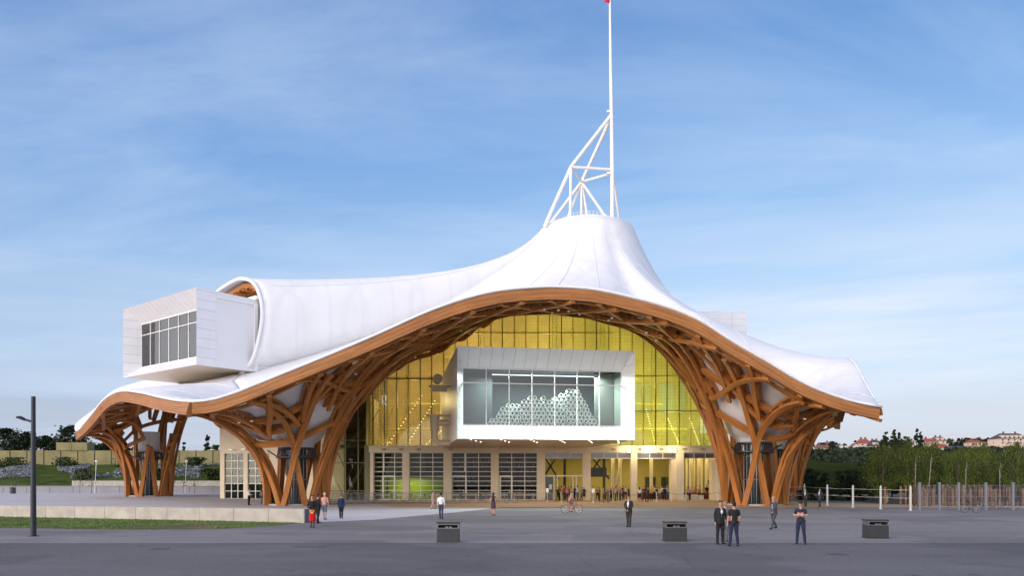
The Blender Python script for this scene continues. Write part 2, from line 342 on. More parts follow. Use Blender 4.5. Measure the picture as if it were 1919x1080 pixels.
# low concrete wall
M_conc=mat('cast_concrete',(.47,.435,.37),.8,noise=.14,nscale=1.2,bump=.25,bscale=6)
wl=empty('low_wall',(-12.8,46,0),'long low pale concrete wall of cast slabs behind the lawn','wall')
a=Vector((-12.8,46.0,0)); b=Vector((-62,60.6,0)); n_=int((b-a).length/2.55); t=(b-a).normalized(); nn=Vector((-t.y,t.x,0))
if nn.y<0: nn=-nn
for i in range(n_):
    mb=MB(); p0=a+t*(i*2.55+.012); p1=a+t*((i+1)*2.55-.012); c_=(p0+p1)/2
    hh=.86-.0045*i
    mb.box(c_+nn*.22+Vector((0,0,hh/2-.02+rnd.uniform(-.004,.004))),((p1-p0).length,.44,hh+.04),(t,nn,Vector((0,0,1))))
    mb.build('slab',M_conc,wl)
# dark steel end plate of the wall
mb=MB(); mb.box(a-t*.06+nn*.25+Vector((0,0,.42)),(.08,.62,.86),(t,nn,Vector((0,0,1)))); mb.build('end_plate',mat('slate_plate',(.12,.13,.16),.5),wl)
# ================= left background =================
M_noise=mat('noise_barrier_panel',(.25,.22,.10),.85,noise=.16,nscale=.35,bump=.2,bscale=3)
nb=empty('noise_barrier',(-90,190,5),'long olive timber noise barrier with dark posts on top of the embankment','fence')
x=-200
YB=190
def Zp(py,Y): return H+(HZ-py)/F*Y
z0=Zp(873,YB)-1.2; z1=Zp(845,YB)
bx=[]
x=-175
while x<-55:
    x2=x+4.3; mb=MB(); mb.bb((x+.06,YB,z0),(x2-.06,YB+.25,z1+rnd.uniform(-.02,.02))); mb.build('panel',M_noise,nb); bx.append(x); x=x2
mat('barrier_post',(.035,.035,.03),.6)
for x in bx: mb=MB(); mb.bb((x-.09,YB-.1,z0),(x+.09,YB-.005,z1+.1)); mb.build('post',MATS['barrier_post'],nb)
mb=MB(); xa,xb=(107-960)/F*YB,(165-960)/F*YB
mb.bb((xa,YB-.3,z1+.02),((xa+xb)/2-.05,YB+3,Zp(830,YB))); mb.bb(((xa+xb)/2+.05,YB-.3,z1+.02),(xb,YB+3,Zp(830,YB))); mb.build('raised_panel',M_noise,nb)
# embankment
def hmap(x,y): 
    return 0
mb=MB(); nx,ny=90,24; vs=[]
y0,y1=150,192
for j in range(ny+1):
    for i in range(nx+1):
        x=-230+i*190/nx; y=y0+(y1-y0)*j/ny; t_=j/ny
        z=1.2+(Zp(872,190)-1.2)*min(1,(t_*1.15))**.9+ (math.sin(x*.35+y*.2)*.15+math.sin(x*.13)*.2)*(.3+t_)*(t_>0.02)
        vs.append((x,y,z))
mb.add(vs,[(j*(nx+1)+i,j*(nx+1)+i+1,(j+1)*(nx+1)+i+1,(j+1)*(nx+1)+i) for j in range(ny) for i in range(nx)])
M_bank=mat('embankment',(.085,.11,.03),1.0,c2=(.04,.06,.016),nscale=.25,bump=.5,bscale=2,spec=.0); 
o=mb.build('embankment',M_bank,kind='structure',smooth='all')
# rock cover on the bank : many boulders, one uncountable mass
def bankz(x,y):
    t_=(y-150)/42; return 1.2+(Zp(872,190)-1.2)*min(1,(t_*1.15))**.9
mb=MB()
for k in range(5200):
    px_=rnd.choice([rnd.uniform(0,60),rnd.uniform(110,205),rnd.uniform(120,250),rnd.uniform(300,420)]); Y=rnd.uniform(160,186); x=(px_-960)/F*Y
    if math.sin(x*.21)+math.sin(x*.5+Y*.3)*.6<-.5: continue
    s=rnd.uniform(.15,.5); z=bankz(x,Y)+.1
    pts=[Vector((x+rnd.uniform(-1,1)*s,Y+rnd.uniform(-1,1)*s,z+rnd.uniform(-.3,1)*s)) for _ in range(5)]
    mb.add(pts,[(0,1,2),(0,2,3),(0,3,4),(1,2,4),(0,1,4),(2,3,4)])
mb.build('rock_cover',mat('grey_rock',(.34,.36,.38),.9,c2=(.10,.11,.12),nscale=1.5),kind='stuff',label='pale grey rocks covering parts of the embankment')
# low wall and road in front of the embankment
mb=MB(); mb.bb((-180,138,0),(-52,138.5,1.15)); mb.bb((-180,137.95,1.15),(-52,138.55,1.24))
for i in range(30): mb.bb((-180+i*4.3,137.98,0),(-179.96+i*4.3,138.02,1.1),mi=1)
mb.build('low_wall',[mat('grey_concrete',(.30,.30,.32),.85,noise=.1,nscale=.5),M_dark],label='long low grey concrete wall at the far left edge of the plaza',cat='wall')
mb=MB(); mb.bb((-86,146,1.1),(-52,146.4,2.2)); mb.build('low_wall',M_conc,label='second low pale wall in front of the embankment, behind the left timber column',cat='wall')
mb=MB(); mb.add([(-230,138.6,1.1),(-50,138.6,1.1),(-50,152,1.25),(-230,152,1.25)],[(0,1,2,3)]); mb.build('road_bank',groundmat('bank_road',(.16,.16,.15),.2),kind='structure')
# ================= museum =================
mus=empty('museum_building',(0,93,0),'large art museum under a white tent-like membrane roof carried by woven timber columns','building')
PW=1.05; RC=Vector((11.6,116,40.9)); RR=7.2
COLS=[(Vector((-22.2,77,0)),14.6,2.35,5.2),(Vector((24.9,77,0)),14.6,2.45,5.2),(Vector((-54.9,113,0)),11.5,2.4,4.8),(Vector((36.8,103,0)),9.6,2.1,4.4)]
EDG=[[(30.6,62),(31.9,66),(33.6,71),(35.5,77),(37.4,83),(40.2,89),(42.7,95),(44.5,100),(45.8,104)],[(-26.5,62),(-29.6,66),(-33.2,70.5),(-37.3,75.5),(-42,81),(-45,84.5)]]
def fade(x,y):
    d=99
    for e in EDG:
        for (ax,ay),(bx_,by_) in zip(e,e[1:]):
            ux,uy=bx_-ax,by_-ay; t=max(0,min(1,((x-ax)*ux+(y-ay)*uy)/(ux*ux+uy*uy))); d=min(d,math.hypot(x-ax-ux*t,y-ay-uy*t))
    d=min(1,d/4.6); return d*d*(3-2*d)
def warp(p,cols=None):
    for c,Rm,r0,rm in (cols or COLS):
        dx,dy=p.x-c.x,p.y-c.y; rho=math.hypot(dx,dy)
        if rho<Rm:
            t=min(1,(Rm-rho)/(Rm-rm)); fd=fade(p.x,p.y) if (Rm>12 and rho>rm+.5) else 1
            ph=t*math.pi/2; k=(1-math.sin(ph))**PW
            r=r0+(Rm-r0)*k; s=r/max(rho,1e-6)
            # smooth start
            return p.lerp(Vector((c.x+dx*s,c.y+dy*s,p.z*math.cos(ph)**.92)),fd),t,c
    return p.copy(),0,None
def warpM(p,cols=None):
    for c,Rm,r0,rm in (cols or COLS[:2]):
        dx,dy=p.x-c.x,p.y-c.y; rho=math.hypot(dx,dy)
        if rho<Rm:
            TM=.60; t=min(1,(Rm-rho)/(Rm-rm)); fd=fade(p.x,p.y) if rho>rm+.5 else 1; te=min(t,TM); ph=te*math.pi/2; k=(1-math.sin(ph))**PW
            r=r0+(Rm-r0)*k
            if t>TM: rl=Rm-TM*(Rm-rm); r*=rho/rl
            s=r/max(rho,1e-6); return p.lerp(Vector((c.x+dx*s,c.y+dy*s,p.z*math.cos(ph)**.92)),fd)
    return p.copy()
front=[(361,754),(395.6,751),(438,738.5),(481,721.5),(523,704.5),(566,687),(608,670),(651,652),(700,631),(733,616),(800,586),(867,562),(933,546),(1000,539.5),(1047,538.5),(1113,543),(1180,557),(1247,575),(1310,600),(1374,641),(1448,684),(1485,707),(1522,726),(1559,741),(1596,752.6),(1625,759),(1652,764)]
FR=[P(a,b,62) for a,b in front]
V1=FR[0]; V2=FR[-1]
V3=P(1576,784,104)
rgt=[P(1640,750,66),P(1622,718,71),P(1606,687,77),P(1592,673,83),P(1592,683,89),P(1590,715,95),P(1584,755,100)]
left=[(361,754,62),(333,752,66),(300,746,70.5),(267,738,75.5),(233,734,81),(213,739,84.5),(193,753,88.5),(173,778,92.5),(157,797,96),(143,809,99.5)]
LF=[P(a,b,c) for a,b,c in left]; V0=LF[-1]
# gallery 2 box frame
BO=Vector((-35.8,85,15.7)); BD=Vector((.62,.784,0)).normalized(); BW=Vector((-.784,.62,0)).normalized()
def bx(s,t,z): return Vector((BO.x,BO.y,0))+BD*s+BW*t+Vector((0,0,z))
rim=[bx(13.5,22.3,17.3),bx(12.3,21.0,20.0),bx(10.4,18.5,23.5),bx(9.2,14.5,26.2),bx(8.6,10.5,27.3),bx(8.2,7.2,27.7),P(450,523,94.2),P(468,525.5,93.2),P(481,538,92.0),P(489,560,91.2),P(492,585,90.8),P(490,612,90.6),P(485.5,635,90.4),P(479,660,90.2),P(470,681,90.2),P(451,702,91.2)]
nodes=[]
# (B, k1,h1, f2, dz2)
nF=len(FR)
DL=[2,2.6,3.2,3.8,4.4,4.8,5.,5.6,5.6,5.2,4.0,2.4,1.2,.4,0,-.3,-.5,-.5,-.3]
def prof_front(x):
    return (3.0,12.,.55,1.2)
for i,b in enumerate(FR):
    w_=max(0,min(1,(i-19)/6)); w3=max(0,min(1,(i-22.5)/2.5)); nodes.append((b,5.2,11.+5*w_,.50-.16*w_-.2*w3,(1.3 if 6<i<22 else 2.4)+w3*2.2+DL[i] if i<len(DL) else (1.3 if 6<i<22 else 2.4)+w3*2.2))
for i,b in enumerate(rgt):
    nodes.append((b,5.3,15.8,[.13,.14,.16,.22,.29,.29,.29][i],[5.2,4.0,2.0,1.0,.8,.8,1.3][i]))
nodes.append((V3,5,14,.35,3))
for b in [(46,120,15),(42,140,17),(28,156,16),(8,162,18),(-14,158,20),(-34,146,19),(-46,130,17)]: nodes.append((Vector(b),4,11,.5,3))
rp_=[(6.,8.2,.45,v) for v in [9,8,5,3.6,2.8,2.3,2.2,2.2,2.4,3.2,3.4,4.2,4.8,5.2,5.6,6.2]]
for b,q in zip(rim,rp_): nodes.append((b,)+q)
S0=rim[-1]; seam=[]
for k in range(1,8):
    t=k/8; p=S0.lerp(V1,t); p.z=S0.z+(V1.z-S0.z)*(t**.75); p.x-=math.sin(t*math.pi)*.6; seam.append(p); nodes.append((p,5.,10,.42,6.2-2.5*t))
# densify
def dens(nodes,step):
    out=[]
    n=len(nodes)
    for i in range(n):
        a,b=nodes[i],nodes[(i+1)%n]; m=max(1,int(round((b[0]-a[0]).length/step)))
        p0,p3=nodes[i-1][0],nodes[(i+2)%n][0]
        for k in range(m):
            t=k/m
            # catmull except at corners
            p1,p2=a[0],b[0]
            q0=p0 if i not in CORN else p1*2-p2
            q3=p3 if (i+1)%n not in CORN else p2*2-p1
            q=.5*((2*p1)+(p2-q0)*t+(2*q0-5*p1+4*p2-q3)*t*t+(3*p1-q0-3*p2+q3)*t**3)
            out.append((q,)+tuple(a[j]*(1-t)+b[j]*t for j in range(1,5)))
    return out
CORN={0,nF-1,nF+len(rgt),nF+len(rgt)+8,nF+len(rgt)+8+len(rim)-1}
DN=dens(nodes,1.3); NA=len(DN); NU=44
ang=[]
for d in DN: ang.append(math.atan2(d[0].y-RC.y,d[0].x-RC.x))
# unwrap and smooth ring angles
a_=np.unwrap(np.array(ang)); 
lin=np.linspace(a_[0],a_[0]+(2*math.pi if a_[-1]>a_[0] else -2*math.pi),NA+1)[:-1]
ra=.8*a_+.2*lin
grid=[]
for i,d in enumerate(DN):
    B=d[0]; u=Vector((math.cos(ra[i]),math.sin(ra[i]),0)); p0=RC+u*RR
    p1=p0+u*d[1]-Vector((0,0,d[2]))
    inn=Vector((p0.x-B.x,p0.y-B.y,0)); p2=B+inn*d[3]+Vector((0,0,d[4]))
    grid.append([p0,p1,p2,B])
# smooth handles along the boundary so that the cloth has no creases
for it in range(7):
    new=[]
    for i in range(NA):
        new.append(((grid[i-1][1]+grid[i][1]*2+grid[(i+1)%NA][1])/4,(grid[i-1][2]+grid[i][2]*2+grid[(i+1)%NA][2])/4))
    for i in range(NA): grid[i][1],grid[i][2]=new[i]
def bez(g,t):
    a,b,c,d=g; s=1-t; return a*s**3+b*(3*s*s*t)+c*(3*s*t*t)+d*t**3
S=[]  # unwarped surface grid
for g in grid:
    S.append([bez(g,(k/NU)) for k in range(NU+1)])
# brim (left lobe) patch
LO=[p.copy() for p in LF]+[Vector((-62.3,107,10.6)),Vector((-64.2,115,13.4)),Vector((-63.6,120,17.0)),Vector((-61,127,19.3)),Vector((-54,136,21))]
LI=[V1.copy()]+seam[::-1]+[S0.copy(),bx(7.8,5.,15.7),bx(9.8,10.3,16.9),bx(12.,16.6,17.9),bx(14.,23,18.4),bx(20,26,19.6),bx(28,26,21)]
def resamp(pts,n,smooth=True):
    d=[0]
    for a,b in zip(pts,pts[1:]): d.append(d[-1]+(b-a).length)
    o=[]
    for k in range(n+1):
        x=d[-1]*k/n; j=max(0,min(len(pts)-2,next((i for i in range(len(d)-1) if d[i+1]>=x-1e-9),len(pts)-2))); t=(x-d[j])/max(1e-9,d[j+1]-d[j])
        p1,p2=pts[j],pts[j+1]; q0=pts[j-1] if j>0 else p1*2-p2; q3=pts[j+2] if j+2<len(pts) else p2*2-p1
        o.append(.5*((2*p1)+(p2-q0)*t+(2*q0-5*p1+4*p2-q3)*t*t+(3*p1-q0-3*p2+q3)*t**3))
    return o
NB,NV=70,36
lo=resamp(LO,NB); li=resamp(LI,NB); BR=[]
for a,b in zip(lo,li):
    row=[]
    D=(b-a); 
    for k in range(NV+1):
        t=k/NV; p=a.lerp(b,t); p.z+= (-1.1*math.sin(t*math.pi)*min(1,D.length/12) if True else 0)*.0 + math.sin(t*math.pi)*.5*min(1,D.length/15); row.append(p)
    BR.append(row)
# BVH of unwarped
vs=[];fs=[]
for i in range(NA): vs+=S[i]
w_=NU+1
for i in range(NA):
    for k in range(NU):
        a=i*w_+k;b=((i+1)%NA)*w_+k; fs.append((a,b,b+1,a+1))
o_=len(vs)
for r in BR: vs+=r
w2=NV+1
for i in range(NB):
    for k in range(NV): fs.append((o_+i*w2+k,o_+(i+1)*w2+k,o_+(i+1)*w2+k+1,o_+i*w2+k+1))
BV=BVHTree.FromPolygons(vs,fs)
def hgt(x,y):
    h=BV.ray_cast(Vector((x,y,-5)),Vector((0,0,1)))
    return h[0].z if h[0] else None
TCUT=.42
def membrane(rows,closed,name,label):
    mb=MB(); n=len(rows); w=len(rows[0]); V=[];T=[]
    for r in rows:
        for p in r:
            q=warpM(p); t=0;c=None; V.append(q); T.append((t,c,p))
    F_=[]
    for i in range(n if closed else n-1):
        for k in range(w-1):
            a=i*w+k;b=((i+1)%n)*w+k; f=(a,a+1,b+1,b)
            if all(T[j][0]>TCUT for j in f): continue
            F_.append(f)
    used=set(j for f in F_ for j in f)
    for j in used:
        t,c,p=T[j]
        if t>TCUT:
            for cc,Rm,r0,rm in COLS:
                if cc is c: rho=Rm-TCUT*(Rm-rm)
            dv=Vector((p.x-c.x,p.y-c.y,0)); 
            q,_,_=warp(Vector((c.x,c.y,p.z))+dv.normalized()*rho); V[j]=q
    mb.add(V,F_); o=mb.build(name,M_mem,mus,smooth='all',label=label)
    bm=bmesh.new(); bm.from_mesh(o.data); bmesh.ops.delete(bm,geom=[v for v in bm.verts if not v.link_faces],context='VERTS'); bmesh.ops.remove_doubles(bm,verts=bm.verts,dist=.001); bmesh.ops.recalc_face_normals(bm,faces=bm.faces); bm.to_mesh(o.data); bm.free()
    s=o.modifiers.new('thickness','SOLIDIFY'); s.thickness=.16; s.offset=0
    return o
mem=membrane(S,True,'roof','white fabric roof rising to a peak')
brim=membrane(BR,False,'roof','white fabric brim under the left gallery box')
# cap of the peak
mb=MB(); vsn=[]; n=64
prof=[(RR,0),(RR-.2,.3),(RR-.7,.52),(RR-2.0,.68),(RR-4,.76),(0.01,.8)]
for r,z in prof:
    for k in range(n): a=2*math.pi*k/n; vsn.append(RC+Vector((math.cos(a)*r,math.sin(a)*r,z)))
mb.add(vsn,[(i*n+k,i*n+(k+1)%n,(i+1)*n+(k+1)%n,(i+1)*n+k) for i in range(len(prof)-1) for k in range(n)]); mb.build('roof_cap',M_mem,mus,smooth='all')
# seams of the cloth
mb=MB()
for i in range(4,NA,9):
    pts=[warpM(p)+Vector((0,0,.1)) for p in S[i][2:-1:1] if warp(p)[1]<.8]
    if len(pts)>3: mb.poly(pts,.05,5)
for i in range(6,NB,9):
    pts=[warpM(p)+Vector((0,0,.1)) for p in BR[i][1:-1] if warp(p)[1]<.8]
    if len(pts)>3: mb.poly(pts,.04,5)
mb.build('cloth_seams',M_seam,mus,smooth='all')
# sleeve rim round the left gallery box
rr=resamp(rim,60); 
mb=MB(); mb.poly([p-BD*.0 for p in rr],.24,10); mb.build('sleeve_rim',M_mem,mus,smooth='all')
mb=MB(); 
ins=[]
for p in rr: ins.append((Vector((bx(9,9,20).x,bx(9,9,20).y,21))-p).normalized())
for dd,o1 in ((.9,.75),(2.2,.9),(3.6,1.0)):
    q=[p+BD*dd+n_*o1 for p,n_ in zip(rr[8:-6],ins[8:-6])]; mb.sweep(q,ins[8:-6],.35,.5)
for k in range(10,52,3): a=rr[k]+BD*.7+ins[k]*1.1; b=rr[min(k+3,59)]+BD*4+ins[k]*1.2; mb.sweep([a,(a+b)/2,b],[ins[k]]*3,.3,.35); 
for k in range(12,52,3): a=rr[k]+BD*.7+ins[k]*1.1; b=rr[max(k-3,0)]+BD*4+ins[k]*1.2; mb.sweep([a,(a+b)/2,b],[ins[k]]*3,.3,.35)
mb.build('sleeve_timber',M_wood,mus)
# lower lip: cloth under the box
if globals().get('PROBE'): raise SystemExit
# ---------------- fascia ----------------
def fascia(pts,name,hh,wd,dn):
    ps=resamp(pts,max(12,int(sum((b-a).length for a,b in zip(pts,pts[1:]))/1.0)))
    Ns=[];q=[]
    for i,p in enumerate(ps):
        t=(ps[min(i+1,len(ps)-1)]-ps[max(i-1,0)]).normalized(); inw=dn(p); inw=Vector((inw.x,inw.y,0)).normalized()
        nrm=t.cross(inw); nrm=nrm if nrm.z>0 else -nrm; nrm.normalize()
        h=(nrm+(-inw)*.12).normalized(); Ns.append(h); q.append((p,inw,nrm))
    mb=MB(); tw=hh/5
    # five stacked glued lamella boards, each a little proud of the other
    for k in range(5):
        pr=[.0,.04,.01,.05,.02][k]
        mb.sweep([p+iw*(wd/2-pr)-N_*(.1+tw*(k+.5)) for p,iw,N_ in q],Ns,wd,tw-.012)
    return mb.build(name,M_fascia,mus)
C0=Vector((4,108,0))
fascia([FR[0]+Vector((-.12,0,.02))]+FR[1:],'front_fascia',.90,.42,lambda p:C0-p)
fascia(LF,'left_fascia',1.05,.5,lambda p:Vector((-40,110,0))-p)
fascia([V2]+rgt+[V3],'right_fascia',.6,.6,lambda p:Vector((5,95,0))-p)
fascia([V3,Vector((47.2,112,13)),Vector((46,120,15))],'right_fascia',1.5,.6,lambda p:C0-p)
fascia([LO[k] for k in range(len(LF)-1,len(LO))],'left_fascia',1.1,.6,lambda p:Vector((-40,110,0))-p)
# cloth hem above fascia
mb=MB()
for pts in (FR,LF,[V2]+rgt+[V3]): mb.poly([p+Vector((0,0,.06)) for p in resamp(pts,60)],.13,8)
mb.build('roof_hem',M_mem,mus,smooth='all')
# ---------------- woven timber lattice ----------------
D=3.7; fam=[(0.,.30),(60.,.30),(120.,.80)]
legs={i:[] for i in range(4)}
def surfpt(x,y):
    z=hgt(x,y)
    return None if z is None else Vector((x,y,z))
def frame(x,y):
    p=surfpt(x,y)
    if p is None: return None
    e=.15; pa=surfpt(x+e,y) or None; pb=surfpt(x,y+e)
    if pa is None or pb is None or abs(pa.z-p.z)>1 or abs(pb.z-p.z)>1: pa=Vector((x+e,y,p.z)); pb=Vector((x,y+e,p.z))
    bs_=(Vector((x,y,0))-Vector((BO.x,BO.y,0))); s1,t1=bs_.dot(BD),bs_.dot(BW)
    if s1>3.5 and -5<t1<26 and p.z>13.2: return None
    w0,t,c=warp(p); wa=warp(pa)[0]; wb=warp(pb)[0]
    n=(wa-w0).cross(wb-w0)
    if n.length<1e-7: 
        n=(Vector((p.x,p.y,0))-Vector((c.x,c.y,0))) if c else Vector((0,0,1))
    n.normalize()
    if c is not None and t>.96: n=Vector((c.x-p.x,c.y-p.y,0)).normalized()
    if t<.6:
        if n.z<0: n=-n
    else:
        r=Vector((c.x-p.x,c.y-p.y,0)).normalized()   # inwards
        if n.dot(r)<0 : n=-n
    return w0,n,t,c
nbeam=0
cols_of=lambda c:[i for i,q in enumerate(COLS) if q[0] is c][0]
for fi,(deg,off) in enumerate(fam):
    a=R(deg); T=Vector((math.cos(a),math.sin(a),0)); Nn=Vector((-math.sin(a),math.cos(a),0))
    base=Vector((0,62,0))
    for k in range(-34,44):
        o0=base+Nn*((k+off)*D); segs=[];cur=[];last=None
        s=-90.
        while s<110:
            p=o0+T*s; s+=.55
            if p.y<61 or p.y>128 or p.x<-68 or p.x>52 or (-25<p.x<31 and p.y>97): 
                if len(cur)>3: segs.append(cur)
                cur=[];last=None; continue
            fr=frame(p.x,p.y)
            stop=False
            if fr is None or fr[2]>(.62 if fr[3] is COLS[2][0] else .50): stop=True; fr=None
            else:
                if last is not None and (fr[0]-last).length>4.0 and fr[2]<.3: stop=True
            if fr is not None and fr[2]>=.999 and cur and cur[-1][2]>=.999: stop=True
            if stop:
                if len(cur)>3: segs.append(cur)
                cur=[];last=None
                if fr is not None and fr[2]<.999: cur=[fr]; last=fr[0]
                continue
            if fr[2]>=.999 and not cur: # waiting inside disc; keep latest as potential start
                pend=fr; cur=[fr]; last=fr[0]; continue
            if fr[2]>=.999 and len(cur)==1 and cur[0][2]>=.999: cur=[fr]; last=fr[0]; continue
            cur.append(fr); last=fr[0]
        if len(cur)>3: segs.append(cur)
        mb=MB(); any_=False
        for sg in segs:
            # split into leg part and beam part at t=.5 when it reaches the ground
            ends=[sg[0][2]>=.999,sg[-1][2]>=.999]
            i0,i1=0,len(sg)
            if ends[0]:
                j=next((j for j,q in enumerate(sg) if q[2]<.45),len(sg)); legs[cols_of(sg[0][3])].append((fi,sg[:j+1])); i0=min(j,len(sg))
            if ends[1]:
                j=len(sg)-1
                while j>0 and sg[j][2]>=.45: j-=1
                if j>i0: legs[cols_of(sg[-1][3])].append((fi,sg[j:][::-1])); i1=j+1
            part=sg[i0:i1]
            if len(part)<4: continue
            any_=False; mb=MB()
            for lay,dz in ((0,.30+.12*fi),(1,.92+.12*fi)):
                pts=[q[0]-q[1]*dz for q in part]; Ns=[q[1] for q in part]
                mb.sweep(pts,Ns,.42,.24)
            for j in range(1,len(part)-1,4):
                q=part[j]; t=(part[j+1][0]-part[j-1][0]).normalized(); b=t.cross(q[1]).normalized()
                mb.box(q[0]-q[1]*(.61+.12*fi),(.75,.30,.42),(t,b,q[1]))
            mb.build('timber_beam',M_wood,mus); nbeam+=1

NG=7
for ci,(c,Rm,r0,rm) in enumerate(COLS):
    for g_ in range(NG):
        for sg_ in (-1,1):
            th=2*math.pi*(g_+.5*(ci==1)+.25*(ci==2))/NG+sg_*R(5)
            st_=Vector((math.cos(th),math.sin(th),0))*rm; dr=Vector((math.cos(th+sg_*R(50)),math.sin(th+sg_*R(50)),0))
            lst=[]
            for q_ in range(0,90):
                p=c+st_+dr*(q_*.22)
                if (p-c).length>Rm*.985: break
                if q_==0: p=c+st_*.999
                fr=frame(p.x,p.y)
                if fr is None: break
                lst.append(fr)
            if len(lst)>6: legs[ci].append((0 if sg_<0 else 1,lst))
print('beams',nbeam,'legs',{k:len(v) for k,v in legs.items()})
M_cone=mat('funnel_membrane',(.70,.70,.72),.6,noise=.05,nscale=.6)
for i,(c,Rm,r0,rm) in enumerate(COLS):
    lab=['woven timber column left of the central glass wall','woven timber column right of the central glass wall','woven timber column at the far left','woven timber column at the rear right'][i]
    # base ring
    mb=MB(); n=48; vsn=[]
    for (r,z) in ((r0+.55,0),(r0+.55,.14),(r0-1.0,.14),(r0-1.0,0)):
        for k in range(n): a=2*math.pi*k/n; vsn.append(c+Vector((math.cos(a)*r,math.sin(a)*r,z)))
    mb.add(vsn,[(q*n+k,q*n+(k+1)%n,(q+1)*n+(k+1)%n,(q+1)*n+k) for q in range(3) for k in range(n)])
    col=mb.build('timber_column',M_conc,mus,label=lab)
    for fi,sg in legs[i]:
        if len(sg)<3: continue
        # resample to equal spacing
        pts=resamp([q[0] for q in sg],22); m=len(sg)-1; 
        Ns=[]
        d=[0]
        for a,b in zip(sg,sg[1:]): d.append(d[-1]+(b[0]-a[0]).length)
        for k in range(23):
            x=d[-1]*k/22; j=max(0,min(m-1,next((j for j in range(m) if d[j+1]>=x-1e-9),m-1))); t=(x-d[j])/max(1e-9,d[j+1]-d[j]); Ns.append((sg[j][1]*(1-t)+sg[j+1][1]*t).normalized())
        mb=MB()
        for dz,ht in ((.30+.30*fi,.30),(1.0+.30*fi,.28)):
            mb.sweep([p-n_*dz*(1 if dz<.7 else (.62+.38*min(1,k/14))) for k,(p,n_) in enumerate(zip(pts,Ns))],Ns,.52,ht)
        mb2=mb
        for j in (5,9,13,17,20):
            t=(pts[j+1]-pts[j-1]).normalized(); b=t.cross(Ns[j]).normalized(); mb.box(pts[j]-Ns[j]*(.62+.14*fi),(.6,.3,.55),(t,b,Ns[j]))
        mb.build('leg',M_wood,col)
    for tt_,dz0 in ((.60,.55),(.36,.62)):
        rho_=Rm-tt_*(Rm-rm); pts_=[];Ns_=[]
        for k in range(61):
            a=2*math.pi*k/60; fr=frame(c.x+math.cos(a)*rho_,c.y+math.sin(a)*rho_)
            if fr is None: 
                if len(pts_)>5: mbr=MB(); mbr.sweep([p-n_*dz0 for p,n_ in zip(pts_,Ns_)],Ns_,.42,.5); mbr.build('ring_beam',M_wood,col)
                pts_=[];Ns_=[]; continue
            pts_.append(fr[0]);Ns_.append(fr[1])
        if len(pts_)>5: mbr=MB(); mbr.sweep([p-n_*dz0 for p,n_ in zip(pts_,Ns_)],Ns_,.42,.5); mbr.build('ring_beam',M_wood,col)
    # inner cloth funnel, ring, balcony-like collar and glazed drain shaft
    zt=.5*(hgt(c.x+rm+3,c.y) or 10)+.5*(hgt(c.x-rm-3,c.y) or 10)
    zt=min([hgt(c.x+math.cos(a*.785)*(rm+2),c.y+math.sin(a*.785)*(rm+2)) or 99 for a in range(8)])*.60
    zb=min(6.6,zt-.8); zt=max(zt,zb+.9)
    mb=MB(); n=48; vsn=[]; pr=[(3.6,None) if i<2 else (1.5,zt+2.2),(2.5 if i<2 else 1.5,zt+.1),(1.95 if i<2 else 1.5,zt-.3),(1.8 if i<2 else 1.45,(zt+zb)/2),(1.7 if i<2 else 1.4,zb)]
    for r,z in pr:
        for k in range(n):
            a=2*math.pi*k/n; zz=z
            if z is None:
                rho_=rm+(Rm-rm)*.3; h_=hgt(c.x+math.cos(a)*rho_,c.y+math.sin(a)*rho_) or zt/.6; zz=warpM(Vector((c.x+math.cos(a)*rho_,c.y+math.sin(a)*rho_,h_)),COLS).z-.12
            vsn.append(c+Vector((math.cos(a)*r,math.sin(a)*r,zz)))
    mb.add(vsn,[(q*n+k,q*n+(k+1)%n,(q+1)*n+(k+1)%n,(q+1)*n+k) for q in range(4) for k in range(n)]); mb.build('cloth_funnel',M_cone,col,smooth='all')
    mb=MB()
    for z,r in ((zb,1.78),(zb-.9,1.95),(zb-.95,1.7)):
        pts=[c+Vector((math.cos(2*math.pi*k/32)*r,math.sin(2*math.pi*k/32)*r,z)) for k in range(33)]; mb.poly(pts,.10,6)
    for k in range(40): a=2*math.pi*k/40; mb.tube(c+Vector((math.cos(a)*1.8,math.sin(a)*1.8,zb)),c+Vector((math.cos(a)*1.95,math.sin(a)*1.95,zb-.9)),.03,n=4)
    for k in range(6): a=2*math.pi*(k+.3)/6; mb.tube(c+Vector((math.cos(a)*1.8,math.sin(a)*1.8,zb-.9)),c+Vector((math.cos(a)*(r0+.5),math.sin(a)*(r0+.5),zb-.2)),.07,n=6)
    mb.build('collar',M_darksteel,col)
    mb=MB(); mb.tube(c+Vector((0,0,.0)),c+Vector((0,0,zb)),.95,n=24); mb.build('glass_shaft',mat('shaft_glass_%d'%i,(.03,.045,.05),.12,spec=.5),col,smooth=True)
    mb=MB()
    for k in range(12): a=2*math.pi*k/12; mb.tube(c+Vector((math.cos(a)*.98,math.sin(a)*.98,0)),c+Vector((math.cos(a)*.98,math.sin(a)*.98,zb)),.035,n=4)
    for z in (2.6,5.0): mb.poly([c+Vector((math.cos(2*math.pi*k/24)*.99,math.sin(2*math.pi*k/24)*.99,z)) for k in range(25)],.05,5)
    mb.build('shaft_frame',M_steel,col)
# small white lamps clipped to the lattice
mb=MB(); rl=random.Random(3)
for k in range(46):
    x=rl.uniform(-50,38); y=rl.uniform(64,84) if x>-30 else rl.uniform(84,108)
    fr=frame(x,y)
    if fr is None or fr[2]>.3: continue
    mb=MB(); mb.box(fr[0]-fr[1]*1.45,(.2,.2,.12)); mb.build('roof_lamp',M_white,mus)
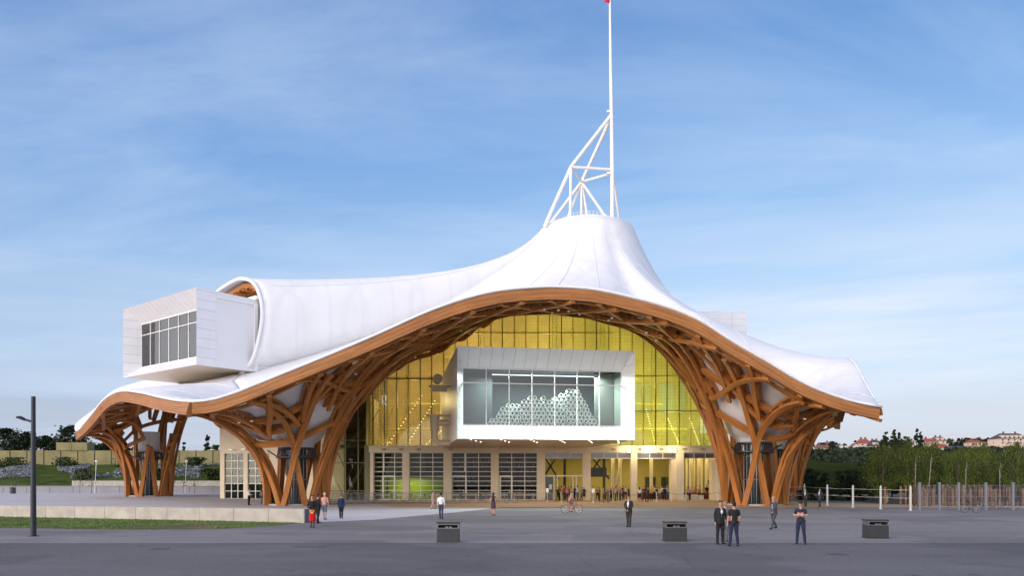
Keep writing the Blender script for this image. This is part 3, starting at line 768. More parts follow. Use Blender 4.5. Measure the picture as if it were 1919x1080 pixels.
# ---------------- spire ----------------
M_sp=mat('spire_white_paint',(.82,.79,.76),.35)
SY=113.5
mb=MB(); mtop=P(1143,-42,SY); mbot=P(1148,420,SY)
mb.poly([mbot,P(1148,318,SY),P(1146.5,216,SY),P(1144.5,100,SY),mtop],[.30,.30,.27,.21,.12],12); mast=mb.build('spire_mast',M_sp,mus,smooth=True)
Ln=P(1070.5,313,112); Mn=P(1090.5,341,121); Ap=P(1145.5,216,SY); Md=P(1148,318,SY)
def st(a,b,r=.25):
    mb=MB(); mb.tube(a,b,r,n=10); mb.build('strut',M_sp,mast,smooth=True)
def bs(px,py,Y): return P(px,py+6,Y)
st(Ap,Ln,.27); st(P(1145,222,SY),Mn,.27); st(Ln,bs(1021,419,111.5),.27); st(Ln,bs(1069,410,111),.22); st(Ln,Md,.22); st(Ln,Mn,.2); st(Mn,P(1147,325,SY),.22)
st(Mn,bs(1029,417,119),.24); st(Mn,bs(1061,411,121),.22); st(Mn,bs(1090,408,121),.2); st(Mn,bs(1103,408,121.5),.25); st(Mn,bs(1142,410,113),.22); st(P(1149,322,SY),bs(1162,416,118),.2)
mb=MB()
for z_ in (206,322): mb.bb(P(1138,z_,SY-.3),P(1146,z_+6,SY+.2))
mb.build('aerial_bracket',M_sp,mast)
# railing on the peak
mb=MB()
for k in range(40):
    a=2*math.pi*k/40; p=RC+Vector((math.cos(a)*3.9,math.sin(a)*3.9,.95)); mb.tube(p,p+Vector((0,0,1)),.03,n=4)
for z in (1.5,1.95): mb.poly([RC+Vector((math.cos(2*math.pi*k/40)*3.9,math.sin(2*math.pi*k/40)*3.9,z)) for k in range(41)],.03,4)
mb.build('railing',M_sp,mus)
# flag
mb=MB(); M_red=mat('red_flag_cloth',(.62,.02,.04),.7); n=10; vsn=[]
for j in range(n+1):
    for i in range(5):
        z=4.4-4.6*j/n+ (H+(HZ-0)/F*SY)-.3; vsn.append((mtop.x-.05+.25-(.25+i*.19)+.05*math.sin(j*.9+i),SY-.25-.16*math.sin(i*1.7+j*.4),z))
mb.add(vsn,[(j*5+i,j*5+i+1,(j+1)*5+i+1,(j+1)*5+i) for j in range(n) for i in range(4)])
fo=mb.build('flag',M_red,label='furled red flag at the very top of the white spire',cat='flag',smooth='all'); s_=fo.modifiers.new('t','SOLIDIFY'); s_.thickness=.02
# ================= gallery boxes =================
def placed(o,loc,rz,parent=mus):
    l=Vector(loc)-WL[parent.name]; o.parent=parent; o.location=l; o.rotation_euler=(0,0,rz); WL[o.name]=Vector((0,0,0)); return o
PV=panel('cladding_upright',0,1.13); PH=panel('cladding_level',2,1.10,off=.2); PS=mat('smooth_white_cladding',(.76,.75,.76),.4,noise=.02,nscale=.3)
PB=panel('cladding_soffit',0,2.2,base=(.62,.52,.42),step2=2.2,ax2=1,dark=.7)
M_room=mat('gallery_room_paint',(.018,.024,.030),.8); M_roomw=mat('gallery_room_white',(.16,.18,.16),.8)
M_lampw=mat('lit_lamp',(1,1,1),.5,emit=(1,.9,.7),est=5)
def gallery(W,Hh,Lg,loc,rz,label,room=True,strip=True):
    ix,iz0,iz1,dp=.72,1.45,1.7,2.0
    mb=MB()
    o=[(0,0,0),(W,0,0),(W,0,Hh),(0,0,Hh)]; i=[(ix,dp,iz0),(W-ix,dp,iz0),(W-ix,dp,Hh-iz1),(ix,dp,Hh-iz1)]
    # reveals : bottom, right, top, left   (mats 0 upright joints, 1 level joints)
    mb.add([o[0],o[1],i[1],i[0]],[(0,1,2,3)],0); mb.add([o[1],o[2],i[2],i[1]],[(0,1,2,3)],1); mb.add([o[2],o[3],i[3],i[2]],[(0,1,2,3)],0); mb.add([o[3],o[0],i[0],i[3]],[(0,1,2,3)],1)
    s=2.35
    # outer sides: front strip panelled, rest smooth
    mb.add([(0,0,0),(0,0,Hh),(0,s,Hh),(0,s,0)],[(0,1,2,3)],1); mb.add([(W,0,0),(W,s,0),(W,s,Hh),(W,0,Hh)],[(0,1,2,3)],1)
    mb.add([(0.03,s,0),(.03,s,Hh),(.03,Lg,Hh),(.03,Lg,0)],[(0,1,2,3)],2); mb.add([(W-.03,s,0),(W-.03,Lg,0),(W-.03,Lg,Hh),(W-.03,s,Hh)],[(0,1,2,3)],2)
    mb.add([(0,0,Hh),(W,0,Hh),(W,Lg,Hh),(0,Lg,Hh)],[(0,1,2,3)],2)
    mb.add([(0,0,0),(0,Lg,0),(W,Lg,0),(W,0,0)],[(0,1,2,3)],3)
    mb.add([(0,Lg,0),(0,Lg,Hh),(W,Lg,Hh),(W,Lg,0)],[(0,1,2,3)],2)
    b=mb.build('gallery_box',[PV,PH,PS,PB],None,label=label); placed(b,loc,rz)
    if not room: return b
    x0,x1,z0,z1=ix,W-ix,iz0,Hh-iz1
    # room lining
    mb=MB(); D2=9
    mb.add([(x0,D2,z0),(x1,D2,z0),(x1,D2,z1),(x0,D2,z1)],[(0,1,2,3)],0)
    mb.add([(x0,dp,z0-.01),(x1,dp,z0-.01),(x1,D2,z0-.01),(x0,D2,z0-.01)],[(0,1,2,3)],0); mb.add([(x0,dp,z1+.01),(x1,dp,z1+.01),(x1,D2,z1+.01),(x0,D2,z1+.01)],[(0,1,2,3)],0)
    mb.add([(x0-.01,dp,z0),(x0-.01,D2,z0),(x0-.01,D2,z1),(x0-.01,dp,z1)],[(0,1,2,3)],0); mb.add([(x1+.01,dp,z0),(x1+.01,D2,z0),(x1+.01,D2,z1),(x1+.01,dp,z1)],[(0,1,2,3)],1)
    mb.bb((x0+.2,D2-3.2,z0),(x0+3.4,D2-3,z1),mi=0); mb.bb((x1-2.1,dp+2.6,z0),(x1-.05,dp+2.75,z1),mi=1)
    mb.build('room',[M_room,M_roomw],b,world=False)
    g=MB(); g.add([(x0,dp+.06,z0),(x1,dp+.06,z0),(x1,dp+.06,z1),(x0,dp+.06,z1)],[(0,1,2,3)]); g.build('glass_pane',M_glass2 if 'central' in label else M_glass3,b,world=False)
    mb=MB(); n=7; wz=(z1-z0)
    for k in range(n+1):
        x=x0+(x1-x0)*k/n; mb.bb((x-.045,dp-.02,z0),(x+.045,dp+.14,z1))
    mb.bb((x0,dp-.03,z1-wz*.265-.045),(x1,dp+.15,z1-wz*.265+.045)); mb.bb((x0,dp-.03,z0),(x1,dp+.15,z0+.09)); mb.bb((x0,dp-.03,z1-.12),(x1,dp+.15,z1))
    mb.build('window_frame',M_white,b,world=False)
    return b
ZC=math.atan2(.158,.987)
cb_=gallery(17.55,8.82,26,(-5.2,71,6.5),ZC,'central gallery box with honeycomb sculpture behind its window')
for o in cb_.children:
    if o.name.startswith('room'): 
        mb=MB(); mb.bb((4,5,6.85),(15.5,5.12,6.93)); mb.build('light_strip',mat('lit_tube',(1,1,1),.5,emit=(.85,1,.95),est=1.6),cb_,world=False)
        break
lb_=gallery(18.1,8.85,15,(BO+BW*18.3)-Vector((0,0,0)),math.atan2(-.62,.784),'gallery box cantilevered out of the roof at the upper left')
# trim where the left box leaves the sleeve
mb=MB(); mb.bb((18.1,7.3,0.02),(18.35,7.75,8.3)); mb.bb((15.5,7.5,8.86),(18.35,7.9,9.3)); mb.bb((17.9,2.5,8.1),(18.28,7.3,8.32)); mb.build('edge_trim',M_white,lb_,world=False)
rb_=gallery(17.55,8.82,20,P(1400,886,126)+Vector((-17.5,-1.2,P(0,586,126).z-8.82-P(0,886,126).z)),R(4),'plain rear end of the third gallery box behind the roof',room=False)
# rear box gets panel joints on its flat end
mb=MB(); mb.add([(0,-.02,0),(17.55,-.02,0),(17.55,-.02,8.82),(0,-.02,8.82)],[(0,1,2,3)]); mb.build('end_panel',panel('cladding_end',2,1.1,step2=17.55-2.6,ax2=0,base=(.72,.72,.74)),rb_,world=False)
# soffit spot lights under the central box
mb=MB()
for gx in range(6):
    for gy in range(3):
        x=1.4+gx*2.95+gy*.42*0; y=1.0+gy*2.3
        mb=MB(); mb.tube((x+gy*.75,y,-.03),(x+gy*.75,y,.01),.085,n=8); mb.build('soffit_light',M_lampw,cb_,world=False)
# ducts on the flank of the central box
mb=MB()
mb.poly([(-.1,9.5,2.2),(-1.2,9.5,2.2),(-1.55,9.5,2.0),(-1.6,9.5,1.5),(-1.6,9.5,.6),(-1.45,9.5,.2),(-1.1,9.5,.02),(0,9.5,0.02)],[.32]*8,14); mb.tube((-1.6,9.5,1.4),(-1.6,9.5,2.9),.48,n=16); mb.bb((-2.5,9,2.9),(0,10,3.05)); mb.build('air_duct',mat('duct_tan',(.50,.40,.26),.6),cb_,world=False,smooth=True); mb=MB(); mb.tube((-1.3,9.0,6.9),(-1.3,10.0,6.9),.5,n=18); mb.bb((-2.2,9,6.05),(0,10,6.2)); mb.bb((-2.0,9.1,5.6),(-.3,9.9,6.05))
mb.build('air_duct',MATS['duct_tan'],cb_,world=False,smooth=True)
# honeycomb sculpture inside the window
prof=[(912,797),(915,786),(925,780),(944,759),(960,750),(970,757),(987,747),(1000,737),(1011,745),(1022,742),(1031,750),(1044,740),(1056,731),(1072,724),(1082,725),(1093,734),(1099,746),(1106,760),(1113,781),(1123,797)]
def ptop(px_):
    for (a,b),(c,d) in zip(prof,prof[1:]):
        if a<=px_<=c: return b+(d-b)*(px_-a)/(c-a)
    return 999
mb=MB(); hc=empty('honeycomb_sculpture',Vector((-5.2,71,6.5))+Vector((.987,.158,0))*8+Vector((-.158,.987,0))*3+Vector((0,0,1.46)),'white mountain-shaped sculpture of stacked honeycomb tubes behind the central gallery window','sculpture')
Xv=Vector((.987,.158,0));Yv=Vector((-.158,.987,0)); r=.225
for row in range(0,24):
    for k in range(0,48):
        x=2.2+k*r*2*.98+(row%2)*r*.98; z=1.46+r+row*r*1.72
        q=Vector((-5.2,71,6.5))+Xv*x+Yv*3.2+Vector((0,0,z)); px_=960+q.x/q.y*F; py_=HZ-(q.z-H)/q.y*F
        if py_<ptop(px_)+3: continue
        dp_=rnd.uniform(0,.35)+ (.5 if math.sin(x*1.3)>.6 else 0)
        n=10; vs_=[]
        for (rr_,yy) in ((r*.99,dp_),(r*.62,dp_),(r*.60,dp_+.9)):
            for a in range(n):
                an=2*math.pi*a/n; vs_.append(q+Xv*(math.cos(an)*rr_)+Vector((0,0,math.sin(an)*rr_))+Yv*yy)
        mb.add(vs_,[(q_*n+a,q_*n+(a+1)%n,(q_+1)*n+(a+1)%n,(q_+1)*n+a) for q_ in range(2) for a in range(n)])
        if rnd.random()<.62: mb.add([vs_[2*n+a]-Yv*rnd.uniform(.1,.5) for a in range(n)],[tuple(range(n))],0)
M_hc=mat('mint_white_tubes',(.88,.95,.91),.5); mb.build('tube_stack',M_hc,hc)
def light(name,typ,loc,e,col,size=1,rot=None,sy=None):
    l=bpy.data.lights.new(name,typ); l.energy=e; l.color=col
    if typ=='AREA': 
        l.size=size
        if sy: l.shape='RECTANGLE'; l.size_y=sy
    else: l.shadow_soft_size=size
    o=bpy.data.objects.new(name,l); COL.objects.link(o); o.location=loc
    if rot: o.rotation_euler=rot
    return o
q=Vector((-5.2,71,6.5))+Xv*9+Yv*4+Vector((0,0,6.7)); light('gallery_lamp','AREA',q,4200,(.85,1,.92),12,(0,0,ZC),1.5)
# ================= ground floor =================
YF=93.0; k93=YF/F
def X(px_): return (px_-960)*k93
ZT=Zp(838,YF); ZW=Zp(849,YF)
bays=[(701,755),(768,832),(847,921),(935,1007),(1022,1092),(1107,1182),(1194,1267),(1281,1343)]
mb=MB()
edges=[695]+[v for b in bays for v in b]+[1366]
for k in range(0,len(edges),2):
    a,b=X(edges[k]),X(edges[k+1])
    mb.bb((a,YF-.35,0),(b,YF+.5,ZW))
mb.bb((X(693),YF-.45,ZW),(X(1366),YF+.6,ZT))
mb.bb((X(693),YF-.75,ZT),(X(1366),YF+.4,ZT+.12))
gf=mb.build('ground_floor_wall',M_cream,mus)
M_yellow=mat('yellow_interior_wall',(.50,.44,.15),.8,noise=.06,nscale=.4); M_lime=mat('lime_interior_wall',(.42,.48,.03),.8,noise=.1,nscale=.7)
M_floor=mat('interior_floor',(.30,.25,.18),.5); M_ceil=mat('interior_ceiling',(.35,.33,.22),.8)
mb=MB(); mb.bb((X(695),107,0),(X(1366),107.3,ZT),0); mb.bb((X(1366)-.2,YF+.6,0),(X(1366),107,ZT),0); mb.bb((X(695),YF+.6,ZT-.12),(X(1366),107,ZT-.02),1); mb.bb((X(695),YF+.5,.005),(X(1366),107,.02),2)
mb.build('ground_floor_room',[M_yellow,M_ceil,M_floor],mus)
# glazing of bays 1..4
for bi,(a,b) in enumerate(bays[:4]):
    xa,xb=X(a),X(b); wd=xb-xa; cols=[[0,.32,.72,1],[0,.32,.68,1],[0,.30,.66,1],[0,.34,.68,1]][bi]
    if bi==2: cols=[0,.36,.68,1]
    mb=MB(); t=.045
    zs=[.0,.95,1.62,2.28,2.95,3.62,4.15,4.7,5.2,ZW]
    zs=[.04+(ZW-.08)*k/10 for k in range(11)]
    for c in cols: mb.bb((xa+wd*c-t,YF+.05,0.02),(xa+wd*c+t,YF+.17,ZW))
    for z in zs: mb.bb((xa,YF+.06,z-.04),(xb,YF+.16,z+.04))
    # door with a thicker frame
    dc={0:(.32,.72),1:None,2:(0,.36),3:(.04,.34)}[bi]
    win=mb.build('window',M_frame,mus)
    g=MB(); g.add([(xa,YF+.12,0),(xb,YF+.12,0),(xb,YF+.12,ZW),(xa,YF+.12,ZW)],[(0,1,2,3)]); g.build('pane',M_glass,win)
    if dc:
        d=MB(); da,db=xa+wd*dc[0],xa+wd*dc[1]; d.bb((da-.1,YF-.02,0),(da+.1,YF+.04,zs[5]+.1)); d.bb((db-.1,YF-.02,0),(db+.1,YF+.04,zs[5]+.1)); d.bb((da+.1,YF-.02,zs[5]-.1),(db-.1,YF+.04,zs[5]+.1)); d.bb((da+.1,YF-.02,0.01),(db-.1,YF+.04,.15)); d.bb((db-.3,YF-.08,.95),(db-.24,YF-.025,1.35)); d.build('door_frame',M_frame,mus)
    if bi in (0,2): 
        d=MB(); da,db=xa,xa+wd*.34; d.bb((da,YF-.02,zs[6]),(da+.1,YF+.04,zs[10]));d.bb((db-.1,YF-.02,zs[6]),(db+.1,YF+.04,zs[10]));d.bb((da+.1,YF-.02,zs[6]-.06),(db-.1,YF+.04,zs[6]+.06));d.build('vent_frame',M_frame,mus)
# bays 5..8 : open portals with a dark glazed strip on top
for bi,(a,b) in enumerate(bays[4:]):
    xa,xb=X(a),X(b); mb=MB(); mb.bb((xa,YF+.05,ZW-.75),(xb,YF+.15,ZW-.68)); mb.bb((xa,YF+.05,ZW-.10),(xb,YF+.15,ZW-.002)); 
    for c in (.33,.67): mb.bb((xa+(xb-xa)*c-.03,YF+.04,ZW-.68),(xa+(xb-xa)*c+.03,YF+.16,ZW-.10))
    fr_=mb.build('portal_frame',M_frame,mus)
    g=MB(); g.add([(xa,YF+.1,ZW-.68),(xb,YF+.1,ZW-.68),(xb,YF+.1,ZW-.1),(xa,YF+.1,ZW-.1)],[(0,1,2,3)]); g.build('pane',mat('transom_glass_%d'%bi,(.10,.10,.12),.1,spec=.8),fr_)
    if bi in(2,3):
        j=MB(); j.bb((xb-.5,YF+.2,0),(xb,YF+1.6,ZW-.8)); j.build('reveal',M_cream,mus)
# entrance doors in bay 5
xa,xb=X(1022),X(1092); mb=MB()
mb.bb((xa,YF+.04,2.95),(xb,YF+.16,3.1))
for c in (.24,.33,.75,.84): mb.bb((xa+(xb-xa)*c-.05,YF+.05,0),(xa+(xb-xa)*c+.05,YF+.15,2.95))
mb.build('entrance_frame',M_frame,mus)
mb=MB(); mb.bb((xa+.05,YF+.2,0.02),(xa+1.0,YF+.25,2.9)); mb.build('door_leaf',mat('dark_green_door',(.035,.05,.04),.25,spec=.7),mus)
mb=MB(); mb.bb((xa+.5,YF+.17,1.35),(xa+.85,YF+.19,1.95)); mb.build('notice',mat('paper',(.75,.75,.72),.7),mus)
# interior bits: bracing, columns, doors in the back wall, curtains
mb=MB()
for (x0_,x1_) in ((X(1016),X(1052)),(X(1058),X(1020)),(X(1105),X(1152)),(X(1150),X(1104))): mb.tube((x0_,98,ZT),(x1_,98,2.6),.13,n=6)
for xx in (1063,1106,1140): mb.tube((X(xx),97,0),(X(xx),97,ZT),.18,n=8)
mb.bb((X(1105),96.8,2.9),(X(1150),97,3.1)); mb.bb((X(1108),97.5,3.0),(X(1146),97.6,4.1))
mb.build('steel_bracing',M_darksteel,mus)
for xx in (1150,1163,1222,1297,1312,1328,1343): mb=MB(); mb.tube((X(xx)*1.06,99,0),(X(xx)*1.06,99,ZT),.22,n=10); mb.build('round_column',M_cream,mus,smooth=True)
mb=MB(); mb.tube((X(1170)*1.06,99,ZT),(X(1150)*1.06,99,.0),.16,n=8); mb.build('raking_column',M_cream,mus,smooth=True)
mat('dark_green_doors',(.04,.055,.04),.5)
for a_2,b_2 in ((1216,1226),(1227,1236),(1247,1257),(1259,1266)): mb=MB(); mb.bb((X(a_2)*1.12,106.8,0),(X(b_2)*1.12,106.99,2.9)); mb.build('back_door',MATS['dark_green_doors'],mus)
mb=MB(); pts=[]
n=120; vs_=[]
for i in range(n+1):
    x=X(1285)+ (X(1362)-X(1285))*i/n; y=103+.5*math.sin(i*.52)+.15*math.sin(i*1.7); vs_+=[(x,y,0.03),(x,y,5.5)]
mb.add(vs_,[(2*i,2*i+2,2*i+3,2*i+1) for i in range(n)]); mb.build('curtain',mat('cream_curtain',(.60,.55,.36),.85),mus,smooth='all')
# bookshop and cafe fittings behind bays 1-4
mb=MB(); mb.bb((X(697),YF+6,0.02),(X(840),YF+6.2,3.0),0); mb.bb((X(697),YF+6,3.05),(X(1010),YF+6.2,ZT-.2),1); mb.bb((X(838),YF+1,0.02),(X(842),YF+6,ZT-.2),1); mb.bb((X(697),YF+1.,2.95),(X(1015),YF+6,3.35),1); mb.bb((X(845),YF+6,.02),(X(1014),YF+6.2,3.),1); mb.bb((X(1014),YF+1,.02),(X(1018),YF+6.2,ZT-.2),1)
mb.bb((X(697),YF+4.5,3.4),(X(790),YF+4.7,ZT-.3),2)
mb.build('partition',[M_lime,M_dark,mat('olive_screen',(.10,.14,.02),.8)],mus)
for (a,b) in ((849,882),(884,918),(938,968),(971,1005)):
    s_=MB(); xa,xb=X(a)*1.01,X(b)*1.01; sb=[]
    for z in (.1,.6,1.1,1.6,2.1,2.6,3.6,4.2,4.8,5.3): s_.bb((xa,YF+1.4,z),(xb,YF+1.75,z+.04))
    sh=s_.build('book_shelf',MATS['grey_shelf'] if 'grey_shelf' in MATS else mat('grey_shelf',(.12,.12,.11),.6),None,label={849:'open shelf unit with small goods, leftmost in the shop windows',884:'open shelf unit with small goods, second from left in the shop windows',938:'open shelf unit with small goods behind the fourth glazed bay, its left half',971:'open shelf unit with small goods behind the fourth glazed bay, its right half'}[a],cat='shelf',group='shelves in the shop windows',origin=(xa,YF+1.5,0))
    g=MB(); 
    for z in (.14,.64,1.14,1.64,2.14,2.64,3.64,4.24,4.84):
        x=xa+.05
        while x<xb-.15:
            w_2=rnd.uniform(.05,.2); h_=rnd.uniform(.15,.36)
            if rnd.random()<.6: g.bb((x,YF+1.42,z+.002),(x+w_2,YF+1.6,z+h_),rnd.randrange(3))
            x+=w_2+rnd.uniform(.01,.12)
    g.build('shelf_contents',[mat('pale_goods_%d'%a,(.22,.23,.21),.6),mat('blue_goods_%d'%a,(.12,.2,.25),.6),mat('dark_goods_%d'%a,(.06,.05,.05),.6)],sh)
WARM=(1,.78,.32)
for xx,e in ((1050,300),(1145,340),(1232,420),(1315,380)): light('hall_light','AREA',(X(xx)*1.04,99.5,ZT-.3),e,WARM,4)
light('shop_light','AREA',(X(760),YF+4.2,2.85),150,(.95,1,.35),3.,None,2.)
light('shop_light','AREA',(X(930),YF+3.2,2.85),14,(1,.95,.8),8,None,1)
# flood lights and small canopy lamps on the cornice
for i,(px_,py_) in enumerate(((1179,846),(1220,844),(1265,846))):
    p=P(px_,py_,YF-.95); fl=MB(); fl.box(p+Vector((0,.1,0)),(.34,.2,.3)); fl.tube(p+Vector((0,.2,0)),p+Vector((0,.75,.1)),.04,n=6)
    b=fl.build('flood_light',M_darksteel,mus)
    g=MB(); g.tube(p+Vector((0,-.02,0)),p+Vector((0,-.06,0)),.17 if i!=1 else .24,n=16); g.build('lens',mat('flood_lens_%d'%i,(1,1,1),.5,emit=(1,.93,.75),est=60),b)
for i,px_ in enumerate((1179,1220,1265)): light('flood_beam','POINT',P(px_,846,YF-1.3),[140,260,140][i],(1,.80,.5),.18)
light('soffit_beam','AREA',Vector((-5.2,71,6.45))+Xv*8.8+Yv*9,420,(1,.82,.58),14,(0,0,ZC),8)
for px_ in (720,752,785,845,1150,1200,1240,1284,1318):
    p=P(px_,842,YF-.95); mb=MB(); vs_=[]
    mb.poly([p+Vector((-.35,0,0)),p+Vector((-.15,0,-.06)),p+Vector((.15,0,-.06)),p+Vector((.35,0,0))],[.02,.09,.09,.02],8); mb.tube(p,p+Vector((0,.5,.06)),.025,n=5); mb.build('canopy_lamp',M_steel,mus)
# ================= curtain wall =================
def gold(name,tint,diff,dm):
    m=glassmat(name,tint,.05,.06,diff,dm); return m
mgo=bpy.data.materials.new('gold_polycarbonate'); mgo.use_nodes=True; t_=mgo.node_tree; t_.nodes.clear(); q=NT(mgo)
o=q.n('ShaderNodeOutputMaterial'); s=q.n('ShaderNodeSeparateXYZ',{0:q.tc.outputs['Object']})
ln=q.math('MAXIMUM',q.math('LESS_THAN',q.math('FRACT',q.math('DIVIDE',q.math('ADD',s.outputs[2],100),.42)),.16),q.math('LESS_THAN',q.math('FRACT',q.math('DIVIDE',q.math('ADD',s.outputs[0],100),.355)),.16))
xr=q.n('ShaderNodeMapRange',{0:s.outputs[0],1:-12,2:14,3:0,4:1}); 
n_=q.n('ShaderNodeTexNoise',{0:q.tc.outputs['Object'],'Scale':.25,'Detail':4}); xm=q.math('ADD',xr.outputs[0],q.math('MULTIPLY',q.math('SUBTRACT',n_.outputs[0],.5),.5))
cdif=q.n('ShaderNodeValToRGB',{0:xm}); ramp(cdif,[(.1,(.66,.50,.24)),(.9,(.50,.52,.18))])
ctr=q.n('ShaderNodeValToRGB',{0:xm}); ramp(ctr,[(.1,(.93,.84,.58)),(.9,(.89,.89,.52))])
tr=q.n('ShaderNodeBsdfTransparent',{0:ctr.outputs[0]}); df=q.n('ShaderNodeBsdfDiffuse',{0:cdif.outputs[0]}); tl=q.n('ShaderNodeBsdfTranslucent',{0:cdif.outputs[0]}); dd=q.n('ShaderNodeMixShader',{0:.6,1:df.outputs[0],2:tl.outputs[0]})
gl=q.n('ShaderNodeBsdfGlossy',{'Roughness':.05,0:(.8,.8,.7,1)})
fac=q.math('ADD',.26,q.math('MULTIPLY',ln,.32)); m1_=q.n('ShaderNodeMixShader',{0:fac,1:tr.outputs[0],2:dd.outputs[0]}); m2_=q.n('ShaderNodeMixShader',{0:.05,1:m1_.outputs[0],2:gl.outputs[0]}); q.l(m2_.outputs[0],o.inputs[0])
def wallstrip(x0,x1,z0,y,mt,name,par=mus,dx=.5,drop=.15):
    mb=MB(); n=max(2,int((x1-x0)/dx)); vs_=[]
    for i in range(n+1):
        x=x0+(x1-x0)*i/n; z=(hgt(x,y) or 8)-drop; vs_+=[(x,y,z0),(x,y,z)]
    mb.add(vs_,[(2*i,2*i+2,2*i+3,2*i+1) for i in range(n)]); return mb.build(name,mt,par)
xg0,xg1=X(693),X(1366)
cw=wallstrip(xg0,xg1,ZT+.12,YF,mgo,'glass_wall')
mb=MB(); px_=700.
M_mul=mat('mullion_bronze',(.11,.09,.04),.5,.3); M_muly=mat('mullion_yellow',(.55,.50,.16),.5)
i=0
while px_<1360:
    x=X(px_); z=(hgt(x,YF) or 8)-.3; mb.bb((x-.05,YF-.08,ZT+.12),(x+.05,YF+.1,z),mi=0 if (px_<860 or rnd.random()<.35) else 1); px_+=21.3+ (i%2)*1.5; i+=1
mb.build('mullions',[M_mul,M_muly],cw)
mb=MB()
for px_,za in ((1190,0),):
    pass
for z in (Zp(705,YF),Zp(771,YF)): 
    mb.bb((X(1190),YF+.1,z-.07),(X(1345 if z<12 else 1285),YF+.3,z+.07))
mb.bb((X(695),YF+.12,Zp(712,YF)),(X(842),YF+.35,Zp(712,YF)+.25)); mb.bb((X(840),YF+.1,Zp(625,YF)),(X(1150),YF+.3,Zp(625,YF)+.12))
mb.build('transoms',M_muly,cw)
# yellow pole at the seam of clear and gold glass
mb=MB(); mb.tube((X(691),YF+.1,ZT-.3),(X(691),YF+.1,(hgt(X(691),YF) or 8)-.5),.32,n=12); mb.build('yellow_post',mat('yellow_post_paint',(.50,.44,.08),.5),mus,smooth=True)
# clear section
cl=wallstrip(X(617),X(688),0,YF,M_glassd,'clear_glass_wall')
mb=MB(); M_og=mat('olive_steel',(.17,.17,.10),.5,.3)
for px_ in (618,648,672,687):
    x=X(px_); mb.bb((x-.07,YF-.1,0),(x+.07,YF-.01,(hgt(x,YF) or 8)-.4))
for z in (1.1,4.6,7.4): mb.bb((X(618),YF-.1,z),(X(690),YF-.02,z+.1))
mb.bb((X(684),YF-.25,0),(X(694),YF-.12,ZT+.2))
mb.build('mullions',M_og,cl)
mb=MB()
for z in (6.6,10.1,13.4):
    mb.bb((X(600),YF+1.0,z),(X(692),YF+1.4,z+.35)); mb.bb((X(600),YF+1,z+1.2),(X(692),YF+1.05,z+1.26))
    for k in range(20): mb.tube((X(600)+k*.32,YF+1.02,z+.3),(X(600)+k*.32,YF+1.02,z+1.2),.02,n=4)
for k in range(4):
    x=X(640)+k*1.8; mb.tube((x,YF+2,0),(x,YF+2,16),.12,n=6)
    for z in range(0,14,2): mb.tube((x,YF+2,z),(x+(.9 if z%4 else -.9),YF+2,z+2),.05,n=5)
mb.tube((X(640),YF+3,0.5),(X(690),YF+3,6.5),.25,n=6); mb.tube((X(640),YF+3,6.8),(X(690),YF+3,10),.25,n=6)
mb.build('stair_frame',M_og,mus)
mb=MB(); mb.bb((X(590),100,0),(X(697),100.3,17),0); mb.build('stair_wall',mat('stair_back_wall',(.20,.16,.085),.8,noise=.5,nscale=.35),mus)
# interior behind the gold wall
M_gback=mat('forum_back_wall',(.60,.49,.26),.8,noise=.22,nscale=.3)
wallstrip(xg0,xg1,ZT,107,M_gback,'forum_wall',drop=.5)
mb=MB(); mb.bb((xg0,YF+.6,ZT+.02),(xg1,107,ZT+.1)); mb.bb((xg1-.1,YF+.5,ZT),(xg1,107,9)); mb.bb((xg0-.3,YF+.5,ZT),(xg0-.1,107,13)); mb.build('forum_floor',M_ceil,mus)
mat('pale_blue_sky_patch',(.42,.50,.62),.4)  # patches of sky in the glass put in as flat pale blue panels
for a,b in ((1192,1206),(1213,1222),(1240,1268),(1276,1290)): mb=MB(); mb.bb((X(a)*1.13,106.7,Zp(775,106)),(X(b)*1.13,106.9,Zp(718,106))); mb.build('sky_patch_panel',MATS['pale_blue_sky_patch'],mus)
for a in (715,765,905,1040,1130,1225,1275,1322):
    mb=MB()
    x=X(a)*1.02; z=(hgt(x,YF+2) or 9)-1; 
    for dx in (-.25,.25): mb.tube((x+dx,YF+2,ZT),(x+dx,YF+2,z),.06,n=5)
    zz=ZT+.2;s_=1
    while zz<z-.6: mb.tube((x-.25*s_,YF+2,zz),(x+.25*s_,YF+2,zz+.55),.03,n=4); zz+=.55; s_=-s_
    mb.build('truss_post',M_muly,mus)
for z in (9.5,13,16.5,19.5): mb=MB(); mb.tube((xg0+ (z-9)*.8,103,z),(xg1-(z-6.5)*.95,103,z),.18,n=6); mb.build('pipe_beam',M_muly,mus)
# glowing dots stand in for light rows reflected in the glass wall
mat('glowing_reflection_dots',(1,1,1),.5,emit=(1,.86,.45),est=5)
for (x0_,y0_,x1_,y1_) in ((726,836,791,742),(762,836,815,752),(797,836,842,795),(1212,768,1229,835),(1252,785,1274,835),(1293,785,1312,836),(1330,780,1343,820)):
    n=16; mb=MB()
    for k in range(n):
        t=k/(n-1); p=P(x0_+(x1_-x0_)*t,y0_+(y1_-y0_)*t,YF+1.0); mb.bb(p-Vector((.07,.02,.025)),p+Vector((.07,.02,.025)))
    mb.build('reflection_dots',MATS['glowing_reflection_dots'],mus)
for xx,zz,c,e in ((-13,13,(1,.84,.46),950),(-4,19,(1,.86,.46),1250),(5,19.5,(1,.88,.46),1250),(14,15,(.96,.94,.42),1700),(21,10,(.94,.96,.42),1800)):
    light('forum_light','POINT',(xx,98,zz),e,c,1.0)
for xx in (-15.5,-12,12.5,16.5,20.5): light('uplight','POINT',(xx,YF+1.5,ZT+.6),60,(1,.88,.35) if xx<0 else (.95,.98,.35),.25)
